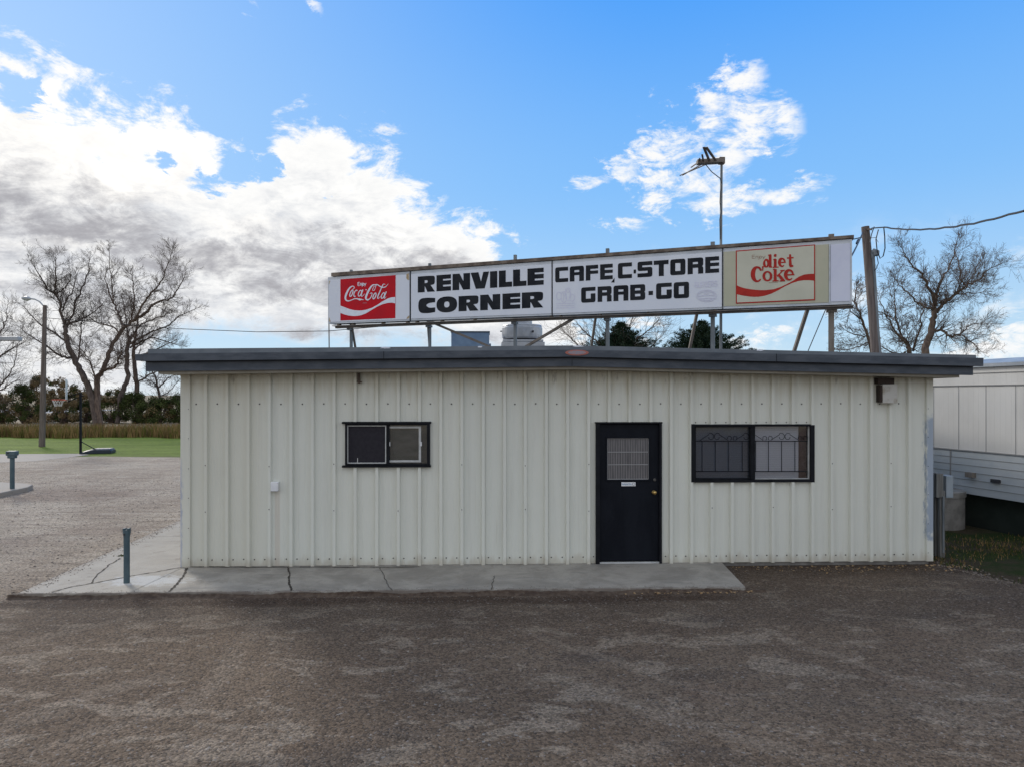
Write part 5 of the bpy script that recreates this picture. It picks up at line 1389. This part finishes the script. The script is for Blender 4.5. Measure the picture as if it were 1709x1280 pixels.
def hero(name, label, zdep, base_px, limbs, group, mt, maxl=2, twL=1.6, rmin=.011, dens=1.0, zj=1.2, sc_base=1.0):
    """limbs: list of (points [(px,py,width_px)...], depth offset at the tip); first one is the trunk"""
    bp = G(*base_px) if base_px[1] > 662 else P(base_px[0], base_px[1], zdep)
    if base_px[1] > 662: zdep = depth(bp)
    else: bp = P(base_px[0], 0, zdep); bp.z = GZ
    T = thing(name, label, 'tree', tuple(bp), group)
    gt = MB(); gc = MB()
    for li, (pl, zo) in enumerate(limbs):
        n = len(pl); pts_ = []; rad = []
        for i, (x, y, w_) in enumerate(pl):
            zz = zdep + zo*(i/(n-1)) ; pts_.append(P(x, y, zz)); rad.append(max(rmin, w_/2/F*zz*(1 if li == 0 else .82)))
        # refine
        fp, fr_ = [], []
        for i in range(n-1):
            p0 = pts_[max(i-1, 0)]; p1 = pts_[i]; p2 = pts_[i+1]; p3 = pts_[min(i+2, n-1)]
            for k in range(4):
                t_ = k/4; q = .5*((2*p1)+(p2-p0)*t_+(2*p0-5*p1+4*p2-p3)*t_*t_+(3*p1-p0-3*p2+p3)*t_**3)
                q += Vector((random.gauss(0, .03), random.gauss(0, .05), random.gauss(0, .03)))
                fp.append(q); fr_.append(rad[i]+(rad[i+1]-rad[i])*t_)
        fp.append(pts_[-1]); fr_.append(rad[-1])
        gt.tube(fp, fr_, 8, 0, False)
        m_ = len(fp)
        for i in range(m_):
            rr_ = fr_[i]; f = i/m_
            if rr_ > .16 and li == 0: continue
            d = (fp[min(i+1, m_-1)]-fp[max(i-1, 0)]).normalized()
            k = 2 if rr_ < .09 else 1
            for _ in range(k):
                if random.random() < .98*dens:
                    nd = rdir(d, R(random.uniform(30, 72)))
                    grow(gc, fp[i].copy(), nd, twL*random.uniform(.5, 1.5)*(1-.25*f), max(rmin, min(rr_*.42, .028)), 0, maxl, .08, 5, rmin, dens)
        grow(gc, fp[-1].copy(), (fp[-1]-fp[-3]).normalized(), twL*.45, max(rmin, fr_[-1]*.9), 0, maxl, .05, 5, rmin, dens)
    gt.build('trunk', mt, T, smooth=True); gc.build('crown', mt, T)
    return T
grp = 'bare trees beyond the lawn'
hero('bare_tree', 'tall bare tree behind the basketball hoop, left one with the trunk leaning left', 50, (163, 712), [
    ([(161, 712, 11), (158, 690, 10.5), (150, 652, 10.5), (139, 628, 10), (127, 605, 9), (116, 581, 8), (110, 562, 7.5), (109, 548, 7)], 0),
    ([(109, 548, 6), (103, 521, 5), (101, 508, 4.4), (94, 491, 4), (92, 476, 3), (93, 450, 2.2), (93, 428, 1)], -1.5),
    ([(95, 493, 3.4), (80, 483, 3), (68, 463, 2.2), (53, 440, 1)], -3),
    ([(109, 549, 5), (121, 525, 4.2), (126, 503, 3.6), (138, 481, 3), (146, 455, 2), (150, 432, .9)], 1.5),
    ([(112, 542, 4.5), (126, 537, 4), (141, 531, 3), (161, 518, 2), (171, 508, 1)], 2.5),
    ([(122, 598, 5.5), (110, 597, 4.6), (96, 592, 4), (78, 579, 3), (50, 561, 2), (30, 545, 1)], -2.5),
    ([(110, 570, 4), (88, 554, 3), (65, 540, 2.2), (48, 520, 1.5), (30, 505, .8)], 2.5),
    ([(128, 606, 4.2), (133, 580, 3.2), (136, 548, 2.2), (139, 528, 1.2)], 1.5),
    ([(103, 520, 3), (112, 500, 2.6), (122, 480, 2), (130, 455, 1)], 2),
    ([(95, 492, 2.6), (108, 480, 2), (118, 466, 1)], -1)], grp, m_bark, 2, 1.25, .0062, .980)
hero('bare_tree', 'tall bare tree with pale hooked limb, just right of the left leaning trunk', 50, (167, 712), [
    ([(167, 712, 11), (163, 680, 10), (162, 650, 9.5), (163, 632, 9), (172, 616, 8), (180, 597, 7), (187, 578, 6.4), (201, 554, 6), (219, 538, 5.4), (241, 524, 4.6), (262, 505, 3.6), (284, 499, 2.6), (298, 482, 1.8), (308, 463, 1)], 1),
    ([(226, 533, 4.4), (242, 503, 3.8), (256, 485, 3.2), (268, 472, 2.6), (276, 453, 2), (284, 432, 1.4), (287, 420, .9)], -1.5),
    ([(207, 548, 4.6), (200, 530, 4), (194, 515, 3.4), (184, 497, 2.8), (178, 478, 2), (176, 458, 1)], 2),
    ([(190, 507, 2.6), (187, 480, 2), (184, 450, 1.5), (182, 416, .8)], -1),
    ([(219, 538, 4), (222, 515, 3.2), (224, 494, 2.6), (222, 475, 2), (221, 457, 1)], 1.5),
    ([(166, 622, 6.2), (176, 617, 5.6), (188, 614, 5), (196, 607, 4.2), (199, 598, 3.4), (202, 585, 2.4), (200, 570, 1.2)], -2),
    ([(160, 640, 3.6), (155, 618, 3), (148, 600, 2.4), (140, 588, 1.6), (128, 575, .8)], -2),
    ([(200, 555, 3.4), (185, 545, 2.8), (165, 540, 2), (150, 530, 1)], 2)], grp, m_barkr, 2, 1.25, .0062, .985)
hero('bare_tree', 'dark bare tree with wide spreading right limbs close to the roof corner', 52, (196, 706), [
    ([(196, 706, 8), (199, 680, 8), (203, 655, 8), (213, 632, 7.5), (212, 610, 7), (212, 588, 6.4), (216, 570, 5.6)], 1),
    ([(216, 574, 4.6), (235, 564, 4), (254, 554, 3.2), (282, 543, 2.6), (300, 528, 2), (328, 515, 1)], -1),
    ([(217, 580, 4), (238, 570, 3.2), (256, 564, 2.6), (280, 571, 1.6), (300, 577, .9)], 1.5),
    ([(217, 568, 4), (232, 545, 3.4), (250, 536, 2.6), (272, 528, 1.8), (290, 520, .9)], -2),
    ([(215, 572, 3.6), (212, 545, 3), (208, 520, 2.2), (205, 500, 1.2)], 2),
    ([(212, 600, 3), (200, 590, 2.4), (188, 585, 1.8), (170, 570, .9)], 1.5)], grp, m_bark, 2, 1.25, .0062, .985)
hero('bare_tree', 'straight bare tree half hidden behind the left end of the fascia', 54, (228, 704), [
    ([(231, 704, 9), (231, 680, 9), (229, 655, 8), (226, 625, 7.4), (223, 600, 6.4), (223, 580, 5), (226, 560, 3.6), (230, 535, 2.2)], 0),
    ([(224, 596, 4), (245, 590, 3.2), (268, 580, 2.2), (290, 570, 1)], 1),
    ([(227, 640, 3.6), (245, 628, 3), (262, 620, 2), (285, 615, 1)], -1),
    ([(223, 585, 3), (240, 570, 2.4), (255, 560, 1.4)], -1.5)], grp, m_barkr, 1, 1.7, .0062, .98)
hero('bare_tree', 'small crooked bare tree under the left end of the fascia', 48, (266, 704), [
    ([(268, 704, 5), (267, 680, 4.6), (266, 660, 4), (262, 645, 3.6), (260, 632, 3), (254, 618, 2)], 0),
    ([(263, 648, 3), (274, 638, 2.4), (282, 630, 1.8), (296, 625, .9)], 1),
    ([(266, 660, 2.6), (280, 655, 2), (294, 640, 1)], -1),
    ([(262, 645, 2.6), (250, 635, 2), (240, 630, 1)], 1)], grp, m_bark, 1, 1.3, .012, .8)
hero('bare_tree', 'bare tree at the far left edge behind the pale lamp head', 44, (-30, 708), [
    ([(-30, 708, 11), (-28, 670, 10), (-24, 640, 9), (-20, 610, 7), (-18, 585, 5)], 0),
    ([(-24, 645, 5), (-8, 648, 4), (5, 638, 3), (18, 622, 2.2), (26, 600, 1.6), (32, 570, .9)], -1),
    ([(-20, 610, 4.6), (-6, 600, 3.6), (10, 588, 2.8), (25, 580, 2), (42, 570, 1)], 1.5),
    ([(-22, 590, 4.4), (-10, 572, 3.4), (2, 552, 2.6), (10, 535, 1.8), (12, 515, .9)], -1),
    ([(-18, 585, 4), (-20, 555, 3), (-18, 530, 2)], 1),
    ([(-24, 655, 3.4), (0, 652, 2.6), (18, 640, 1.8), (36, 632, .9)], 1)], grp, m_bark, 1, 2.0, .0062, 1.0)
grp2 = 'bare trees behind the building'
hero('bare_tree', 'big bare tree with a rounded crown right of the utility pole', 38, (1545, 600), [
    ([(1545, 730, 14), (1543, 640, 13), (1543, 592, 12), (1549, 568, 11), (1556, 545, 10.5), (1559, 525, 9), (1561, 512, 8)], 0),
    ([(1560, 516, 7), (1556, 492, 6), (1545, 474, 5), (1538, 460, 4.2), (1522, 442, 3), (1510, 425, 2), (1503, 412, 1)], -1.5),
    ([(1559, 512, 5.6), (1564, 492, 4.8), (1572, 470, 4), (1583, 447, 3), (1592, 425, 2), (1598, 400, .9)], 1.5),
    ([(1563, 522, 7.5), (1573, 508, 7), (1586, 497, 6), (1602, 487, 5), (1612, 478, 4.4), (1632, 468, 3.2), (1648, 452, 2.2), (1670, 441, .9)], -2),
    ([(1610, 480, 3.4), (1604, 462, 2.8), (1598, 440, 2), (1594, 420, 1)], 2),
    ([(1612, 478, 3), (1624, 460, 2.2), (1634, 440, 1.5), (1640, 422, .8)], 2),
    ([(1557, 552, 6), (1572, 552, 5.2), (1585, 561, 4.6), (1602, 560, 3.6), (1618, 570, 2.6), (1636, 585, 1)], -1.5),
    ([(1602, 560, 2.8), (1614, 546, 2.2), (1630, 540, 1.5), (1648, 542, .8)], 1),
    ([(1556, 518, 4.5), (1535, 508, 3.6), (1520, 495, 2.8), (1505, 480, 2), (1490, 462, .9)], -2),
    ([(1590, 494, 3), (1610, 490, 2.2), (1635, 490, 1.4), (1655, 478, .8)], 1)], grp2, m_barkr, 2, .95, .0050, .95)
hero('bare_tree', 'many stemmed bare tree between the utility pole and the rounded tree', 40, (1520, 600), [
    ([(1520, 730, 9), (1518, 640, 9), (1518, 592, 8), (1516, 578, 7)], 0),
    ([(1518, 582, 5), (1508, 566, 4.4), (1500, 550, 3.8), (1494, 525, 3), (1494, 500, 2), (1492, 475, 1)], 1),
    ([(1514, 576, 4.6), (1500, 560, 4), (1486, 540, 3), (1476, 520, 2.2), (1466, 495, 1)], -1),
    ([(1524, 585, 5), (1530, 565, 4), (1537, 540, 3), (1543, 515, 1.6)], 1),
    ([(1512, 588, 3.4), (1490, 590, 2.8), (1470, 578, 2), (1455, 570, 1)], 1)], grp2, m_barkr, 2, 1.0, .009, .8)
hero('bare_tree', 'bare tree partly hidden between the sign and the utility pole', 42, (1455, 600), [
    ([(1462, 730, 7), (1458, 640, 6), (1450, 565, 5), (1435, 530, 3.6), (1427, 503, 2.6), (1430, 480, 1.4)], 0),
    ([(1450, 562, 3), (1430, 560, 2.4), (1412, 552, 1.4)], 1), ([(1438, 535, 2.6), (1420, 520, 2), (1405, 505, 1)], -1), ([(1450, 570, 2.6), (1430, 580, 2), (1402, 585, 1)], -1)], grp2, m_barkr, 2, 1.0, .009, .8)
hero('bare_tree', 'bare bush like tree showing under the middle of the sign', 40, (1010, 600), [
    ([(1015, 730, 8), (1015, 640, 7), (1020, 600, 6), (1030, 575, 4)], 0),
    ([(1018, 605, 4), (1000, 575, 3), (978, 555, 2.4), (962, 538, 1)], -1), ([(1010, 610, 4), (980, 590, 3), (955, 570, 2), (940, 552, 1)], 1),
    ([(1030, 580, 3.4), (1045, 555, 2.6), (1055, 535, 1.6), (1060, 518, .9)], 1), ([(1028, 590, 3.4), (1065, 565, 2.6), (1085, 550, 1.8), (1100, 532, .9)], -1),
    ([(1020, 600, 3.6), (1070, 590, 2.6), (1095, 570, 1.8), (1112, 552, .9)], 1), ([(1018, 600, 3.4), (1010, 570, 2.6), (1012, 540, 1.6)], 0)], grp2, m_barkr, 1, 1.5, .0062, 1.0)

# spruces
def spruce(px, ytop, hw, ybase_w, label, zdep=40):
    top = P(px, ytop, zdep); bp = Vector((top.x, top.y, GZ)); T = thing('spruce_tree', label, 'spruce', tuple(bp), 'spruces behind the building')
    Hh = top.z-GZ; g = MB(); g.tube([bp, top], [.14, .015], 8); g.build('trunk', m_bark, T)
    g = MB(); slope = (hw/F*zdep)/((ybase_w-ytop)/F*zdep)
    z = Hh-.1; k = 0
    while z > .5:
        rad = min(2.9, .10+(Hh-z)*slope)
        nb_ = 8 if z > Hh-1 else 11
        a0 = random.uniform(0, 6.28)
        for j in range(nb_):
            a = a0+6.283*j/nb_+random.uniform(-.25, .25); L = rad*random.uniform(.72, 1.12); lift = random.uniform(.0, .35)
            d = Vector((math.cos(a), math.sin(a), lift)).normalized(); p0 = Vector((bp.x, bp.y, GZ+z))
            ns = max(5, int(L/.07)); side = Vector((-math.sin(a), math.cos(a), 0))
            for i in range(ns):
                f = i/ns; p = p0 + d*L*f + Vector((0, 0, .12*L*f*f)); wdt = (1-f)*.34*min(1, L)+.10
                for q in range(13):
                    s_ = random.uniform(-1, 1)*wdt; c = p + side*s_ + d*abs(s_)*.5 + Vector((0, 0, random.gauss(0, .045)-abs(s_)*.15))
                    dd = (d*.8+side*random.uniform(-1, 1)+Vector((0, 0, random.uniform(-.4, .6)))).normalized()*random.uniform(.05, .11)
                    w_ = Vector((random.uniform(-1, 1), random.uniform(-1, 1), random.uniform(-1, 1)))*.028
                    g.poly([c-w_, c+w_, c+dd])
        z -= .12 if z > Hh-2.6 else .5
    g.build('crown', m_needle, T)
spruce(1036, 538, 40, 578, 'dense dark spruce top showing below the words on the sign')
spruce(1172, 536, 50, 580, 'ragged dark spruce top left of the antenna mast')

# shrubs
def shrub(px, pyb, ytop, w_px, mts, label, n=5200, zj=0):
    bp = G(px, pyb); zd = depth(bp)+zj; bp = camxy((px-CX)/F*zd, zd, GZ); Hh = (HY-ytop)/F*zd+H-GZ; Rw = w_px/2/F*zd
    T = thing('shrub', label, 'shrub', tuple(bp), 'shrubs behind the tall grass')
    g = MB(); cl = []
    for i in range(46):
        a = random.uniform(0, 6.28); rr_ = math.sqrt(random.random()); hz = random.random()
        pf = math.sqrt(max(.05, 1-(hz*.97)**2.6))
        cl.append((Vector((bp.x+math.cos(a)*rr_*Rw*pf, bp.y+math.sin(a)*rr_*Rw*.6*pf, GZ+.1+hz*(Hh-.45))), random.uniform(.25, .55), random.randrange(len(mts))))
        g.tube([bp + Vector((random.uniform(-.3, .3), random.uniform(-.2, .2), 0)), bp.lerp(cl[-1][0], .5)+Vector((0, 0, .2)), cl[-1][0]], [.03, .018, .010], 4, 0, False)
    for i in range(26):
        c = random.choice(cl)[0]; grow(g, c.copy(), rdir(UP, R(random.uniform(5, 60))), random.uniform(.6, 1.5), .012, 0, 1, .05, 4, .008, .7)
    g.build('stem', m_barkr, T)
    g = MB()
    for i in range(int(n*1.9)):
        c, r_, mi = random.choice(cl); v = Vector((random.gauss(0, 1), random.gauss(0, 1), random.gauss(0, .8))); v = v.normalized()*r_*random.random()**.45
        p = c+v
        if p.z < GZ+.05: p.z = GZ+.1+random.random()*.3
        s_ = random.uniform(.03, .085); u = Vector((random.gauss(0, 1), random.gauss(0, 1), random.gauss(0, 1))).normalized(); w2 = u.orthogonal().normalized()
        if random.random() < .15: mi = random.randrange(len(mts))
        g.poly([p-u*s_, p+w2*s_*.6, p+u*s_, p-w2*s_*.6], mi)
    g.build('crown', mts, T); return T
shrub(2, 706, 650, 60, [m_leafb, m_leafg], 'low brownish shrub at the left edge by the far road', 3600)
shrub(44, 706, 640, 66, [m_leafg, m_leafb, m_leafg], 'bushy dark green shrub left of the street lamp pole', 6500)
shrub(66, 704, 624, 60, [m_leafb, m_leafg], 'tallest shrub, directly behind the street lamp pole', 5200, 2)
shrub(106, 706, 630, 74, [m_leafb, m_leafb, m_leafg], 'olive brown shrub behind the basketball net', 6500)
shrub(144, 706, 642, 62, [m_leafg, m_leafb], 'green shrub at the foot of the left leaning trunk', 5200, 2.5)
shrub(188, 706, 646, 66, [m_leafg, m_leafg, m_leafb], 'dark shrub between the hooked tree and the spreading tree', 5600, 1)
shrub(226, 706, 652, 66, [m_leafg], 'deep green shrub at the foot of the straight tree', 5600)
shrub(264, 706, 660, 64, [m_leafg, m_leafg, m_leafb], 'green shrub at the foot of the small crooked tree', 5600)
shrub(304, 706, 654, 66, [m_leafg], 'dark green shrub touching the building edge', 4800)
